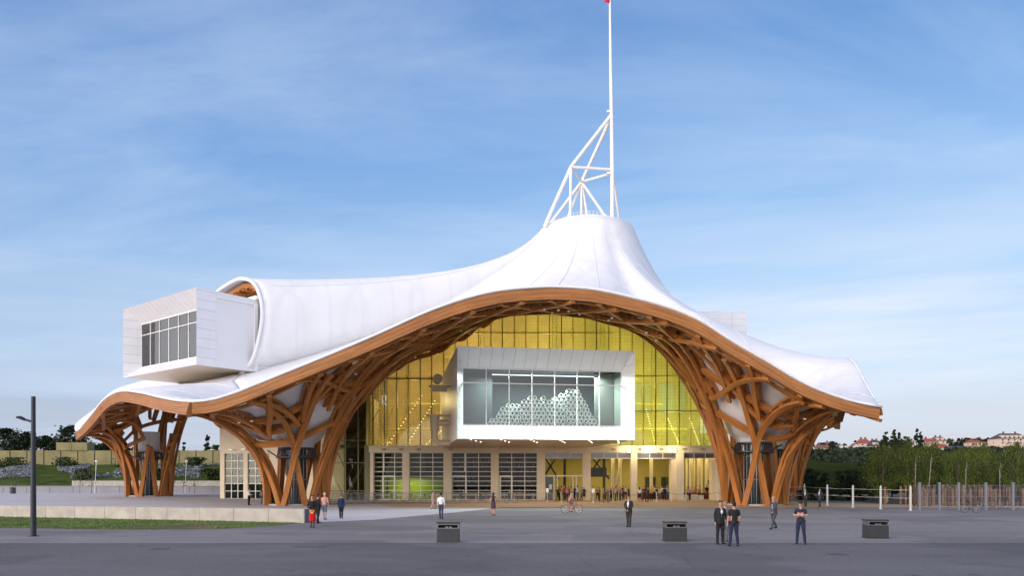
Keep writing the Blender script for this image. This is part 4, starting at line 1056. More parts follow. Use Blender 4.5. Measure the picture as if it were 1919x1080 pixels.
# ================= left block =================
mb=MB(); A=P(413,935,0+F*H/39.); A=Vector((-39.2,100.3,0)); B=Vector((-21.5,95.5,0)); dirv=(B-A).normalized(); nv=Vector((dirv.y,-dirv.x,0))
ln_=(B-A).length
def seg(u0,u1,z0,z1,th=.5,off=0,mi=0,m=None):
    (m or mb).box(A+dirv*((u0+u1)/2)-nv*(th/2+off)+Vector((0,0,(z0+z1)/2)),(u1-u0,th,z1-z0),(dirv,nv,Vector((0,0,1))),mi)
def up(px_):  # param where the block line meets column px
    a=(px_-960)/F; return (A.x-a*A.y)/(a*dirv.y-dirv.x)
u1,u2,u3,u4=up(421),up(456.5),up(464.5),up(505); zw=6.05
seg(0,u1,0,zw); seg(u2,u3,0,zw); seg(u4,ln_,0,zw); seg(-.05,ln_,zw,11.5,.5,-.002)
mb.box(A-nv*7+dirv*.25+Vector((0,0,5.7)),(.5,13.0,11.4),(dirv,nv,Vector((0,0,1))))
blk=mb.build('side_block_wall',M_cream,mus)
for i,(ua,ub) in enumerate(((u1,u2),(u3,u4))):
    w_=MB()
    for c in ([0,.34,.68,1]): seg(ua+(ub-ua)*c-.05,ua+(ub-ua)*c+.05,0,zw,.12,.12,0,w_)
    for c in range(7): seg(ua,ub,zw*c/6-.04+(.05 if c==0 else 0),zw*c/6+.04-(.05 if c==6 else 0),.10,.13,0,w_)
    wn=w_.build('window',M_frame,mus); g=MB(); seg(ua,ub,0,zw,.02,.18,0,g); g.build('pane',M_glass,wn)
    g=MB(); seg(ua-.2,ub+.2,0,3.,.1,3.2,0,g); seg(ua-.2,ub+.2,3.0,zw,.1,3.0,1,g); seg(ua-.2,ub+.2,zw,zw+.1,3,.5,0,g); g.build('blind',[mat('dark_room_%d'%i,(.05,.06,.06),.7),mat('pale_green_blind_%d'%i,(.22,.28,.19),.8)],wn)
for px_ in (403,438,462,486):
    mb=MB(); p=A+dirv*up(px_)+nv*.5+Vector((0,0,6.55)); mb.box(p,(.6,.3,.08),(dirv,nv,Vector((0,0,1)))); mb.box(p-nv*.4,(.06,.6,.05),(dirv,nv,Vector((0,0,1)))); mb.build('wall_lamp',M_steel,mus)
# ================= trees, town, street things =================
def leafmat(name,c1,c2,ns=.35):
    m=mat(name,c1,.75,spec=.2); q=NT(m); gi=q.n('ShaderNodeNewGeometry'); n=q.n('ShaderNodeTexNoise',{0:q.tc.outputs['Object'],'Scale':ns,'Detail':4})
    v=q.math('ADD',q.math('MULTIPLY',n.outputs[0],.8),q.math('MULTIPLY',gi.outputs['Random Per Island'],.35)); r=q.n('ShaderNodeValToRGB',{0:v}); ramp(r,[(.38,c2),(.75,c1)]); q.l(r.outputs[0],q.b.inputs['Base Color']); return m
ML=[leafmat('foliage_dark',(.030,.045,.018),(.010,.018,.009)),leafmat('foliage_willow',(.125,.155,.03),(.034,.055,.012)),leafmat('foliage_mid',(.075,.10,.028),(.02,.034,.011))]
M_bark=mat('bark',(.10,.075,.05),.9,noise=.3,nscale=4); M_birch=mat('birch_bark',(.26,.25,.20),.8,noise=.3,nscale=3)
def crown(nl,hb,ht,rad,ls,shape='round',seed=0,drop=0,ncl=26,gap=.0):
    r=random.Random(seed); mb=MB(); cl=[]
    for k in range(ncl):
        u=r.random(); z=hb+(ht-hb)*u
        if shape=='round': rr=rad*math.sqrt(max(.05,1-(2*u-1)**2))
        elif shape=='poplar': rr=rad*(.35+.65*math.sin(min(1,u*1.15+.12)*math.pi)**.7)
        else: rr=rad*(1-.75*u)+.1
        a=r.random()*6.28; q=math.sqrt(r.random())*.85; cl.append((rr*q*math.cos(a),rr*q*math.sin(a),z,rr*r.uniform(.25,.5)))
    for k in range(nl):
        cx,cy,cz,cr_=cl[r.randrange(ncl)]; p=Vector((cx+r.gauss(0,cr_*.55),cy+r.gauss(0,cr_*.55),cz+r.gauss(0,cr_*(.5 if not drop else .8))))
        if p.z<hb*.8: p.z=hb*.8+r.random()*.3
        if p.z>ht*1.03: p.z=ht*r.uniform(.9,1.03)
        n=Vector((r.gauss(0,1),r.gauss(0,1),r.gauss(0,1))).normalized(); u=n.orthogonal().normalized(); 
        if drop: u=Vector((r.gauss(0,.25),r.gauss(0,.25),-1)).normalized(); n=Vector((r.gauss(0,1),r.gauss(0,1),0)).normalized()
        v=n.cross(u).normalized(); s=ls*r.uniform(.6,1.3); l=s*(2.2 if drop else 1.1); w_=s*(.45 if drop else .75)
        mb.add([p-u*l/2,p+v*w_/2,p+u*l/2,p-v*w_/2],[(0,1,2,3)])
    return mb,cl
def make_tree(name,label,cat,loc,h,rad,hb,nl,ls,mt,shape='round',seed=0,drop=0,bark=None,group=None,ncl=26):
    t=empty(name,loc,label,cat,group)
    mb,cl=crown(nl,hb,h,rad,ls,shape,seed,drop,ncl); mb.build('crown',mt,t,world=False)
    r=random.Random(seed+9); m2=MB(); k=.022*h
    pts=[(0,0,0),(r.uniform(-.1,.1),r.uniform(-.1,.1),h*.3),(r.uniform(-.2,.2),r.uniform(-.2,.2),h*.6),(0,0,h*.88)]; m2.poly(pts,[k,k*.8,k*.5,k*.15],7)
    for c in cl[:9]: 
        z0_=min(h*.55,max(h*.25,c[2]*.6)); m2.poly([(0,0,z0_),(c[0]*.5,c[1]*.5,(z0_+c[2])/2-.02*h),(c[0],c[1],c[2])],[k*.4,k*.25,k*.08],5)
    m2.build('trunk',bark or M_bark,t,world=False,smooth=True); return t
TG='young trees of the grove right of the museum'
protos=[]
def label_grove(px_,kind):
    pass
spec=[('willow_tree',6.9,2.3,1.6,4200,.15,ML[1],'round',1),('willow_tree',6.2,2.0,1.5,3800,.15,ML[1],'round',1),('leafy_tree',5.9,2.3,.9,3800,.18,ML[2],'round',0),('leafy_tree',5.0,2.4,.8,3400,.20,ML[0],'round',0),('willow_tree',7.4,2.2,1.7,4400,.15,ML[1],'round',1)]
gi_=0
words={1510:'dark bushy tree nearest the rear timber column'}
def grove_label(i,px_,row,kind):
    return kind+' in the '+['front row','second row','third row','back row'][row]+' of the grove, %s from the left'%(['first','second','third','fourth','fifth','sixth','seventh','eighth','ninth','tenth','eleventh','twelfth','thirteenth','fourteenth','fifteenth','sixteenth'][i])
kinds=[[0,1,4,0,1,4,0,1],[2,0,4,2,1,0,4,1],[3,2,4,3,2,1,4,2],[3,2,3,4,3,2,3,4]]
first={}
cnt={}
r2=random.Random(21)
for row,(Y,pxs) in enumerate(((80,[1668,1700,1738,1776,1812,1850,1886,1925]),(88,[1640,1676,1712,1750,1790,1828,1866,1905]),(97,[1578,1612,1648,1684,1724,1764,1804,1844,1884,1920]),(108,[1512,1546,1582,1618,1654,1690,1730,1770,1812,1856,1900]))):
    for i,px_ in enumerate(pxs):
        k=kinds[row][i%8]
        if px_<1600: k=3
        elif px_<1650 and k in (0,1,4): k=2
        loc=Vector(((px_+r2.uniform(-8,8)-960)/F*Y,Y+r2.uniform(-2.5,2.5),0)); h=r2.uniform(.74,.98)*(1 if px_>1650 else .9)
        kind={0:'light green weeping tree',1:'small light green weeping tree',2:'mid green leafy tree',3:'dark green bushy tree',4:'tall light green weeping tree'}[k]
        lab=grove_label(i,px_,row,kind)
        if k not in first:
            s=spec[k]; first[k]=make_tree(s[0],lab,'tree',loc,s[1],s[2],s[3],s[4],s[5],s[6],s[7],seed=k*5+1,drop=s[8],bark=M_bark,group=TG); first[k].scale=(h,h,h)
        else: copy_tree(first[k],None,loc,r2.random()*6.28,lab,TG,(h,h,h*r2.uniform(.93,1.06)))
# bare leaning birch trunks seen before the grove
for i,(xa,ya,xb,yb,lb) in enumerate(((1737,850+70,1745,868,'pale bare birch trunk leaning right above the fence, the brightest one'),(1714,920,1716,870,'thin pale birch trunk just left of the brightest leaning trunk'),(1807,920,1811,880,'thin pale birch trunk above the parked bicycles'),(1873,918,1874,884,'thin pale birch trunk second from the right end of the fence'))):
    a=P(xa,HZ+40,76); a.z=0; b=P(xb,yb,76); mb=MB(); m_=(a+b)/2+Vector((.05,0,0)); mb.poly([a,m_,b,b+Vector((.1,0,.9))],[.05,.04,.03,.01],7)
    mb.poly([m_.lerp(b,.5),b+Vector((.2,0,.5))],[.012,.005],4)
    mb.build('birch_trunk',M_birch,label=lb,cat='tree',origin=a,smooth=True)
# left tree line beyond the barrier
for i,(px_,py_,rp,lb) in enumerate(((8,806,34,'tall dark round tree at the far left edge above the barrier'),(48,812,30,'dark round tree between the left edge and the street lamp'),(92,820,26,'lower dark tree just right of the street lamp'),(128,800,34,'highest dark tree behind the raised barrier panels'),(158,828,26,'dark tree right behind the raised barrier panels'),(195,832,26,'low dark tree under the left tip of the roof'),(228,838,24,'low dark tree seen behind the left timber column'),(404,836,12,'small green tree hard against the side block wall'))):
    Y=225; z=Zp(py_,Y); make_tree('broadleaf_tree',lb,'tree',(((px_-960)/F*Y),Y,2.5),z-2.5,rp/F*Y*1.05,(z-2.5)*.28,2600,.75,ML[0] if i!=7 else ML[2],seed=40+i,group='trees beyond the noise barrier')
for i,(px_,py_,rp,lb) in enumerate(((345,831,8,'small dark clipped tree on the skyline between left column and side block'),(389,815,9,'dark poplar on the skyline just left of the side block'))):
    Y=230; z=Zp(py_,Y); make_tree('poplar_tree',lb,'tree',(((px_-960)/F*Y),Y,2.5),z-2.5,rp/F*Y,(z-2.5)*.2,1500,.55,ML[0],'poplar',seed=60+i)
# bushes on the embankment
M_bush=ML[2]
for i,(px_,py_,s_,lb) in enumerate(((18,860,26,'scrub at the far left foot of the barrier'),(250,866,30,'green scrub below the barrier left of the timber column'),(130,868,24,'low scrub below the raised barrier panels'),(305,884,26,'scrub between the left timber column legs'),(395,886,22,'green scrub beside the side block wall'),(160,888,20,'small scrub on the lower bank left of the timber column'),(368,866,18,'scrub at the barrier foot, left of the side block'))):
    Y=182 if py_<880 else 158; z=bankz(0,Y); mb,_=crown(1300,.1,2.2,s_/F*Y,.4,'round',80+i,0,14); mb.build('bush',M_bush,label=lb,cat='bush',group='scrub on the embankment',origin=(0,0,0)).location=((px_-960)/F*Y,Y,z)
# young planted saplings and tilted white poles in front of the bank
for i,(px_,lb) in enumerate(((181,'thin leaning white pole with a lamp head left of the timber column'),(350,'thin leaning white pole with a lamp head right of the timber column'))):
    a=P(px_-3,905,135); b=P(px_,866,135); mb=MB(); a.z=0; mb.poly([a,b],[.07,.05],6); mb.box(b+Vector((0,0,.1)),(.4,.3,.22)); mb.build('leaning_pole',M_white,label=lb,cat='pole',origin=a)
M_twig=mat('thin_twigs',(.07,.08,.05),.9)
for i,(px_,lb) in enumerate(((30,'sparse young tree at the far left end of the plaza'),(150,'sparse young tree left of the leaning pole'),(172,'sparse young tree at the left leaning pole'),(345,'sparse young tree at the right leaning pole'),(365,'sparse young tree between the right leaning pole and the side block'),(325,'sparse young tree just right of the timber column'))):
    a=P(px_,896,133); a.z=0; mb=MB(); mb.poly([a,a+Vector((.1,0,3.2))],[.04,.02],5)
    for k in range(160):
        an=rnd.random()*6.28; z=rnd.uniform(1.2,4.2); r_=(1.5-abs(z-2.7)*.5)*rnd.random(); p=a+Vector((math.cos(an)*r_,math.sin(an)*r_,z)); d=Vector((rnd.gauss(0,.15),rnd.gauss(0,.15),rnd.uniform(.1,.35))); mb.add([p,p+d,p+d*.5+Vector((.09,0,0))],[(0,1,2)])
    mb.build('sapling',M_twig,label=lb,cat='sapling',group='saplings in front of the embankment',origin=a)
# black bin far left
p=G(24,926); mb=MB(); mb.tube(p,p+Vector((0,0,1.0)),.42,.46,14); mb.tube(p+Vector((0,0,1.0)),p+Vector((0,0,1.08)),.55,.5,14); mb.tube(p+Vector((0,0,1.08)),p+Vector((0,0,1.2)),.2,.1,10); mb.build('litter_bin',M_darksteel,label='small black round litter bin on the far left of the pale plaza',cat='litter bin',origin=p)
# ---- hill and town ----
def hillz(x,y):
    t=max(0,min(1,(y-135)/290)); z=17.0*(t*t*(3-2*t)); t2=max(0,min(1,(y-425)/500)); return z+16*t2-.03
mb=MB(); nx,ny=70,50; vs=[]
for j in range(ny+1):
    y=125+(j/ny)**1.5*1100
    for i in range(nx+1):
        x=20+(i/nx)*1100; vs.append((x,y,hillz(x,y)+ (math.sin(x*.02+y*.015)*1.2+math.sin(x*.05)*.5)*min(1,max(0,(y-430)/200))))
mb.add(vs,[(j*(nx+1)+i,j*(nx+1)+i+1,(j+1)*(nx+1)+i+1,(j+1)*(nx+1)+i) for j in range(ny) for i in range(nx)]); mb.build('hill',mat('dark_green_hill',(.034,.044,.014),1.0,c2=(.018,.025,.009),nscale=.05,spec=.0),kind='structure',smooth='all')
mb=MB(); vs=[]
for j in range(11):
    for i in range(31): x=-1400+i*46; y=240+j*90; vs.append((x,y,3+5*min(1,j/5)+math.sin(x*.01)*1.0))
mb.add(vs,[(j*31+i,j*31+i+1,(j+1)*31+i+1,(j+1)*31+i) for j in range(10) for i in range(30)]); mb.build('far_terrain',MATS['dark_green_hill'],kind='structure',smooth='all')
wallc=[(.62,.55,.45),(.66,.52,.42),(.58,.50,.44),(.70,.64,.56)]; roofc={'red':(.30,.075,.045),'dark':(.06,.055,.06),'brown':(.19,.085,.06),'blue':(.07,.075,.11)}
M_hw=[mat('house_render_%s'%n,c,.8) for n,c in zip(['cream','rose','sand','white'],wallc)]; M_hr={k:mat('roof_tile_'+k,c,.8,noise=.2,nscale=.8) for k,c in roofc.items()}; M_hwin=mat('house_window',(.05,.055,.06),.3)
def house(px0,px1,pyb,pyr,Y,wm,rm,label,ridge='x',dormers=0,chim=1,storeys=2):
    x0,x1=(px0-960)/F*Y,(px1-960)/F*Y; zb=Zp(pyb,Y)-2.5; zr=Zp(pyr,Y); zt=zb+2.5+(zr-zb-2.5)*(.55 if ridge!='m' else .5); c=Vector(((x0+x1)/2,Y,zb)); dpt=min(12,(x1-x0)*.9)
    h=empty('house',c,label,'house','houses of the town on the hill'); mb=MB(); mb.bb((x0,Y,zb),(x1,Y+dpt,zt)); 
    if ridge=='y': mb.add([(x0,Y,zt),(x1,Y,zt),((x0+x1)/2,Y,zr-.1)],[(0,1,2)])
    mb.build('wall',M_hw[wm],h)
    mb=MB(); e=.5
    if ridge=='y': mb.add([(x0-e,Y-e,zt-.3),(x0-e,Y+dpt,zt-.3),((x0+x1)/2,Y+dpt,zr),((x0+x1)/2,Y-e,zr),(x1+e,Y-e,zt-.3),(x1+e,Y+dpt,zt-.3)],[(0,3,2,1),(3,4,5,2)])
    else:
        i_=(x1-x0)*(.12 if ridge=='x' else .18); mb.add([(x0-e,Y-e,zt),(x1+e,Y-e,zt),(x1+e,Y+dpt,zt),(x0-e,Y+dpt,zt),(x0+i_,Y+dpt*.45,zr),(x1-i_,Y+dpt*.45,zr)],[(0,1,5,4),(1,2,5),(2,3,4,5),(3,0,4)])
    ro=mb.build('roof',M_hr[rm],h)
    for k in range(chim):
        mb=MB(); cx=x0+(x1-x0)*(.3+.4*k); mb.bb((cx-.4,Y+dpt*.4,zr-1.2),(cx+.4,Y+dpt*.4+.8,zr+1.1)); mb.build('chimney',M_hr['brown'],ro)
    n=max(2,int((x1-x0)/3.2)); 
    mb=MB(); zz=zb+2.5
    for s_ in range(storeys):
        for k in range(n):
            cx=x0+(x1-x0)*(k+.5)/n; z_=zz+(zt-zz)*(s_+.5)/storeys; hh=(zt-zz)/storeys*.28; mb.bb((cx-.5,Y-.06,z_-hh),(cx+.5,Y-.003,z_+hh))
    mb.build('window',M_hwin,h)
    if dormers:
        for k in range(dormers):
            mb=MB(); cx=x0+(x1-x0)*(k+.8)/(dormers+.6); z_=zt+(zr-zt)*.35; mb.bb((cx-.8,Y+.2,z_-.9),(cx+.8,Y+dpt*.3,z_+.9)); mb.build('dormer',M_hw[wm],ro)
hs=[(1509,1530,848,836,420,3,'brown','small white house just right of the rear timber column','y',0,0,1),(1533,1558,848,834,430,1,'brown','low rose house with brown roof, second from the rear column','x',0,1,1),
(1571,1595,849,835,420,3,'dark','white house with dark roof left of the white gable','x',2,1,2),(1596,1613,849,831,415,3,'brown','white gabled house left of the big red roof','y',0,0,2),(1612,1632,842,823,440,0,'red','house with the big steep red roof, left half','x',0,2,2),(1633,1653,849,826,425,0,'dark','cream house with dark roof beside the tall dark trees','x',2,2,2),
(1613,1634,849,838,412,2,'dark','low sand house in front of the big red roof','x',1,0,1),(1704,1715,836,824,520,3,'dark','small white gable between the two groups of poplars','y',0,0,1),(1734,1752,836,822,480,1,'red','rose house with red roof right of the twin poplar','x',0,1,2),(1752,1774,836,819,485,0,'brown','tall cream villa with brown roof and dormers, right of the red one','x',2,2,2),
(1752,1780,849,832,430,3,'red','white house with wide bright red roof, lower row','x',0,1,1),(1782,1822,849,836,430,2,'blue','long sand building with blue-grey roof, lower row','x',0,0,1),(1819,1842,836,825,480,1,'red','rose house with red roof right of centre of the town','x',0,1,1),(1843,1852,836,828,490,3,'red','tiny white house with red roof left of the mansard building','x',0,0,1),
(1874,1930,833,812,470,1,'dark','big rose mansard building at the right edge of the photo','m',6,3,2),(1548,1566,839,829,520,2,'brown','sand house on the ridge behind the first two','x',0,1,1),(1654,1672,840,828,520,2,'dark','sand house half hidden by the tall dark trees','x',0,1,1)]
for h_ in hs: house(*h_)
for i,(px_,py_,pb,rp,Y,lb) in enumerate(((1659,811,850,10,400,'left one of the three tall dark trees on the hill'),(1675,805,850,9,402,'middle and tallest of the three tall dark trees on the hill'),(1685,812,850,6,400,'right slim one of the three tall dark trees on the hill'),(1719,805,842,6,440,'left half of the twin poplar on the ridge'),(1726,804,842,5,442,'right half of the twin poplar on the ridge'))):
    z0_=Zp(pb,Y)-3; z=Zp(py_,Y); make_tree('poplar_tree',lb,'tree',((px_-960)/F*Y,Y,z0_),z-z0_,rp/F*Y,(z-z0_)*.12,2300,.8,ML[0],'poplar',seed=90+i,group='tall trees on the town hill')
r3=random.Random(5)
for i,(px_,py_,rp,ref) in enumerate(((1522,833,9,'above the first white house'),(1540,831,9,'above the low rose house'),(1560,829,12,'left of the white house with dark roof'),(1583,833,7,'above the white house with dark roof'),(1604,827,5,'behind the white gable'),(1640,826,6,'behind the big red roof'),(1698,820,14,'between the tall trees and the twin poplar'),(1690,828,12,'under the slim dark tree'),(1740,828,10,'left of the tall cream villa'),(1781,823,10,'right of the tall cream villa'),(1797,823,12,'above the blue-grey roof'),(1812,822,12,'right above the blue-grey roof'),(1833,820,9,'above the red roof right of centre'),(1850,822,10,'left of the mansard building'),(1864,826,9,'touching the mansard building'),(1895,842,22,'below the mansard building'),(1858,842,14,'below the tiny white house'),(1560,842,9,'between the low rose house and the white house with dark roof'))):
    Y=500 if py_<835 else 410; z0_=hillz(0,Y)-2; z=Zp(py_,Y); make_tree('round_tree','dark round hill tree '+ref,'tree',((px_-960)/F*Y,Y,z0_),max(5,z-z0_),rp/F*Y,(z-z0_)*.2,900,1.1,ML[0] if i%3 else ML[2],seed=120+i,group='round trees among the hill houses')
# hedge line in front of the town
mb,_=crown(9000,0,1,1,.9)
mb=MB()
for k in range(16000):
    x=r3.uniform(120,330); y=r3.uniform(280,380); z=hillz(x,y)+r3.uniform(0,2.6)*(.6+.4*math.sin(x*.12+y*.05)); s=r3.uniform(.5,1.3); n=Vector((r3.gauss(0,1),r3.gauss(0,1),r3.gauss(0,1))).normalized(); u=n.orthogonal().normalized(); v=n.cross(u); p=Vector((x,y,z)); mb.add([p-u*s,p+v*s*.6,p+u*s,p-v*s*.6],[(0,1,2,3)])
mb.build('scrub_slope',ML[0],kind='stuff',label='dark scrub covering the slope below the hill town')
# ---- street lamp ----
p=G(63,1006); sl_=empty('street_lamp',p,'tall dark grey street lamp with one arm on the left side of the forecourt','street lamp')
mb=MB(); mb.poly([p,p+Vector((0,0,5.5)),p+Vector((0,0,6.68))],[.135,.10,.098],16); mb.tube(p,p+Vector((0,0,.035)),.24,n=16)
for k in range(4): mb.tube(p+Vector((.0,-.099,6.05+k*.13)),p+Vector((0,-.112,6.05+k*.13)),.03,n=8)
mb.build('pole',M_post,sl_,smooth=True)
mb=MB(); zt=p.z+5.45; mb.poly([p+Vector((0,0,zt)),p+Vector((-.30,0,zt+.10)),p+Vector((-.42,0,zt+.14))],[.06,.05,.05],8); hp=[(-.36,.10),(-.45,.15),(-.62,.22),(-.76,.24),(-.80,.20)]
vs=[]
for (x,z),w_,t_ in zip(hp,(.05,.11,.16,.12,.03),(.05,.08,.08,.05,.02)):
    for k in range(10): a=2*math.pi*k/10; vs.append(p+Vector((x,math.cos(a)*w_,zt+z+math.sin(a)*t_)))
mb.add(vs,[(q*10+k,q*10+(k+1)%10,(q+1)*10+(k+1)%10,(q+1)*10+k) for q in range(4) for k in range(10)]+[tuple(range(10)),tuple(range(40,50))]); mb.build('lamp_head',M_post,sl_,smooth=True)
# ---- litter bins ----
M_bin=mat('bin_dark_paint',(.032,.034,.034),.5,noise=.12,nscale=5); M_bin2=mat('bin_liner_steel',(.22,.22,.22),.35,.7)
def bin_(px_,py_,w_,label,first=None):
    p=G(px_,py_)
    if first: return copy_tree(first,None,p,first.rotation_euler.z+rnd.uniform(-.05,.05),label,'square litter bins on the forecourt')
    b=empty('litter_bin',(0,0,0),label,'litter bin','square litter bins on the forecourt'); h=.87; W=.94; D_=.6
    mb=MB(); mb.bb((-W/2,-D_/2,.03),(W/2,D_/2,.60)); mb.bb((-W/2-.03,-D_/2-.03,0),(W/2+.03,D_/2+.03,.028)); mb.build('body',M_bin,b)
    mb=MB(); mb.bb((-W/2,-D_/2,.602),(-W/2+.05,D_/2,.80)); mb.bb((W/2-.05,-D_/2,.602),(W/2,D_/2,.80)); mb.bb((-W/2+.05,D_/2-.04,.602),(W/2-.05,D_/2,.80)); mb.bb((-W/2+.05,-D_/2+.02,.602),(W/2-.05,-D_/2+.04,.635)); mb.bb((-W/2+.05,-D_/2,.765),(W/2-.05,-D_/2+.03,.80));mb.build('opening_frame',M_bin2,b)
    mb=MB(); mb.add([(-W/2+.05,-.1,.62),(W/2-.05,-.1,.62),(W/2-.05,.2,.78),(-W/2+.05,.2,.78)],[(0,1,2,3)]); mb.build('liner',M_dark,b)
    mb=MB(); mb.box((-.06,-.22,.66),(.12,.02,.07)); mb.box((.10,-.22,.66),(.12,.02,.07)); mb.build('ashtray_plate',M_bin2,b)
    mb=MB(); mb.bb((-W/2-.015,-D_/2-.015,.802),(W/2+.015,D_/2+.015,.87)); mb.build('lid',M_bin,b)
    b.location=p; return b
b0=bin_(841,1017,0,'square dark litter bin nearest the man in the white shirt'); bin_(1265,1015,0,'square dark litter bin left of the pair with the policeman seen from behind',b0); bin_(1641,1009.5,0,'square dark litter bin alone on the right of the forecourt',b0)
# ---- white rail posts with wires ----
rp=[(1466,944,'first white rail post beside the right timber column'),(1508,941,'white rail post between the two walking men in the distance'),(1551,948.5,'third white rail post from the timber column'),(1599,952,'fourth white rail post, left of the pale path'),(1651,955,'fifth white rail post, on the pale path'),(1707,958,'last white rail post, next to the first grey fence post')]
pp=[]
for i,(px_,py_,lb) in enumerate(rp):
    p=G(px_,py_); pp.append(p); t=empty('rail_post',p,lb,'post','white posts of the cable railing'); mb=MB(); mb.tube(p,p+Vector((0,0,1.98)),.095,n=14); mb.tube(p,p+Vector((0,0,.04)),.16,n=14); mb.build('pole',mat('rail_post_paint',(.50,.52,.50),.5) if 'rail_post_paint' not in MATS else MATS['rail_post_paint'],t,smooth=True); mb=MB(); mb.tube(p+Vector((0,0,1.98)),p+Vector((0,0,2.1)),.085,.06,n=12); mb.build('cap',M_steel,t,smooth=True)
mb=MB()
for h_ in (1.05,1.75):
    for a,b in zip(pp,pp[1:]): m=(a+b)/2+Vector((0,0,-.03)); mb.poly([a+Vector((0,0,h_)),m+Vector((0,0,h_)),b+Vector((0,0,h_))],.012,5)
mb.build('railing_cable',M_white,label='two thin pale cables strung between the white rail posts',cat='cable')
# ---- mesh fence with tall grey posts ----
fp=[(1724,957),(1761,956.5),(1797,956.5),(1848,956.8),(1899,957),(1952,957)]
fe=empty('mesh_fence',G(1724,957),'see-through wire mesh fence with tall grey posts on the right','fence'); fq=[G(a,b) for a,b in fp]
for p in fq: 
    mb=MB(); mb.bb(p+Vector((-.075,-.075,0)),p+Vector((.075,.075,2.3))); mb.bb(p+Vector((-.10,-.10,2.302)),p+Vector((.10,.10,2.38))); mb.build('post',mat('fence_post_grey',(.20,.22,.25),.5) if 'fence_post_grey' not in MATS else MATS['fence_post_grey'],fe)
for a,b in zip(fq,fq[1:]):
    mb=MB(); n=int((b-a).length/.11)
    for k in range(n+1): q_=a.lerp(b,k/n); mb.tube(q_+Vector((0,.0,.05)),q_+Vector((0,0,2.15)),.006,n=3,cap=False)
    for z in (.08,.6,1.15,1.7,2.14): mb.tube(a+Vector((0,0.0,z)),b+Vector((0,0,z)),.014,n=4)
    mb.build('mesh_panel',MATS['fence_post_grey'],fe)
# plank screen behind the fence
mb=MB(); x=33.5
M_pl=[mat('weathered_plank',(.20,.12,.075),.85,noise=.3,nscale=3),mat('dark_plank',(.10,.06,.045),.85,noise=.3,nscale=3)]
for rowi,(Y,x0_,x1_) in enumerate(((72.5,39,60),(77,38,62))):
    x=x0_
    while x<x1_:
        w_=r3.uniform(.09,.22); 
        if r3.random()<.72: hh=r3.uniform(1.7,2.15); mb.bb((x,Y+r3.uniform(-.1,.1),0),(x+w_,Y+.15,hh),mi=r3.randrange(2))
        x+=w_+r3.uniform(.02,.28)
mb.build('plank_screen',M_pl,label='irregular brown timber plank screen behind the wire mesh fence',cat='fence',origin=(50,72.5,0))
# dark terrace hedge, cafe tables
mb=MB()
for k in range(5200):
    x=r3.uniform(35.5,43.5); y=r3.uniform(91,93.5); z=r3.uniform(.0,1.25); s=r3.uniform(.08,.2); n=Vector((r3.gauss(0,1),r3.gauss(0,1),r3.gauss(0,1))).normalized(); u=n.orthogonal().normalized(); v=n.cross(u); p=Vector((x,y,z)); mb.add([p-u*s,p+v*s*.6,p+u*s,p-v*s*.6],[(0,1,2,3)])
mb.build('hedge',ML[0],label='low dark clipped hedge behind the cable railing, right of the timber columns',cat='hedge',origin=(39,92,0))
tf=None
for i,(px_,lb) in enumerate(((1478,'small pale cafe table hard behind the first white rail post'),(1497,'small pale cafe table left of the two walking men'),(1533,'small pale cafe table behind the right walking man'),(1566,'small pale cafe table right of the third rail post'),(1585,'small pale cafe table just left of the fourth rail post'),(1622,'small pale cafe table beside the pale path'))):
    Y=88; p=Vector(((px_-960)/F*Y,Y,0))
    if tf is None:
        tf=empty('cafe_table',(0,0,0),lb,'table','cafe tables on the side terrace'); mb=MB(); mb.tube((0,0,.72),(0,0,.75),.42,n=16); mb.build('tabletop',M_white,tf); mb=MB(); mb.tube((0,0,.03),(0,0,.72),.03,n=6); mb.tube((0,0,0),(0,0,.03),.25,n=12); mb.build('pedestal',M_darksteel,tf)
        mb=MB(); mb.bb((-.22,-.22,.43),(.22,.22,.46)); mb.bb((.18,-.2,.46),(.22,.2,.85))
        for a in (-.18,.18):
            for b in (-.18,.18): mb.tube((a,b,0),(a,b,.43),.015,n=4)
        chair0=mb.build('cafe_chair',M_darksteel,None); tag(chair0,'dark cafe chair right of the '+lb.replace('small pale ',''),'chair','chairs on the side terrace'); chair0.location=p+Vector((.8,0,0)); tf.location=p
        c2_=chair0.copy(); COL.objects.link(c2_); c2_.location=p-Vector((.8,0,0)); c2_.rotation_euler=(0,0,math.pi); c2_['label']='dark cafe chair left of the '+lb.replace('small pale ','')
    else:
        copy_tree(tf,None,p,0,lb,'cafe tables on the side terrace')
        for s_,w_ in ((1,'right'),(-1,'left')): c2_=chair0.copy(); COL.objects.link(c2_); c2_.location=p+Vector((.8*s_,0,0)); c2_.rotation_euler=(0,0,0 if s_>0 else math.pi); c2_['label']='dark cafe chair %s of the '%w_+lb.replace('small pale ','')
# white waste bins on the path
for i,(px_,lb) in enumerate(((1656,'pale upright waste bin on the side path, left of two'),(1661,'pale upright waste bin on the side path, right of two'))):
    Y=82+i*.3; p=Vector(((px_-960)/F*Y,Y,0)); mb=MB(); mb.bb(p+Vector((-.13,-.2,.15)),p+Vector((.13,.2,1.35))); mb.bb(p+Vector((-.08,-.15,0)),p+Vector((-.04,.15,.15))); mb.bb(p+Vector((.04,-.15,0)),p+Vector((.08,.15,.15))); mb.bb(p+Vector((-.15,-.22,1.36)),p+Vector((.15,.22,1.42))); mb.build('waste_bin',M_cream,label=lb,cat='bin',group='pale waste bins on the side path',origin=p)
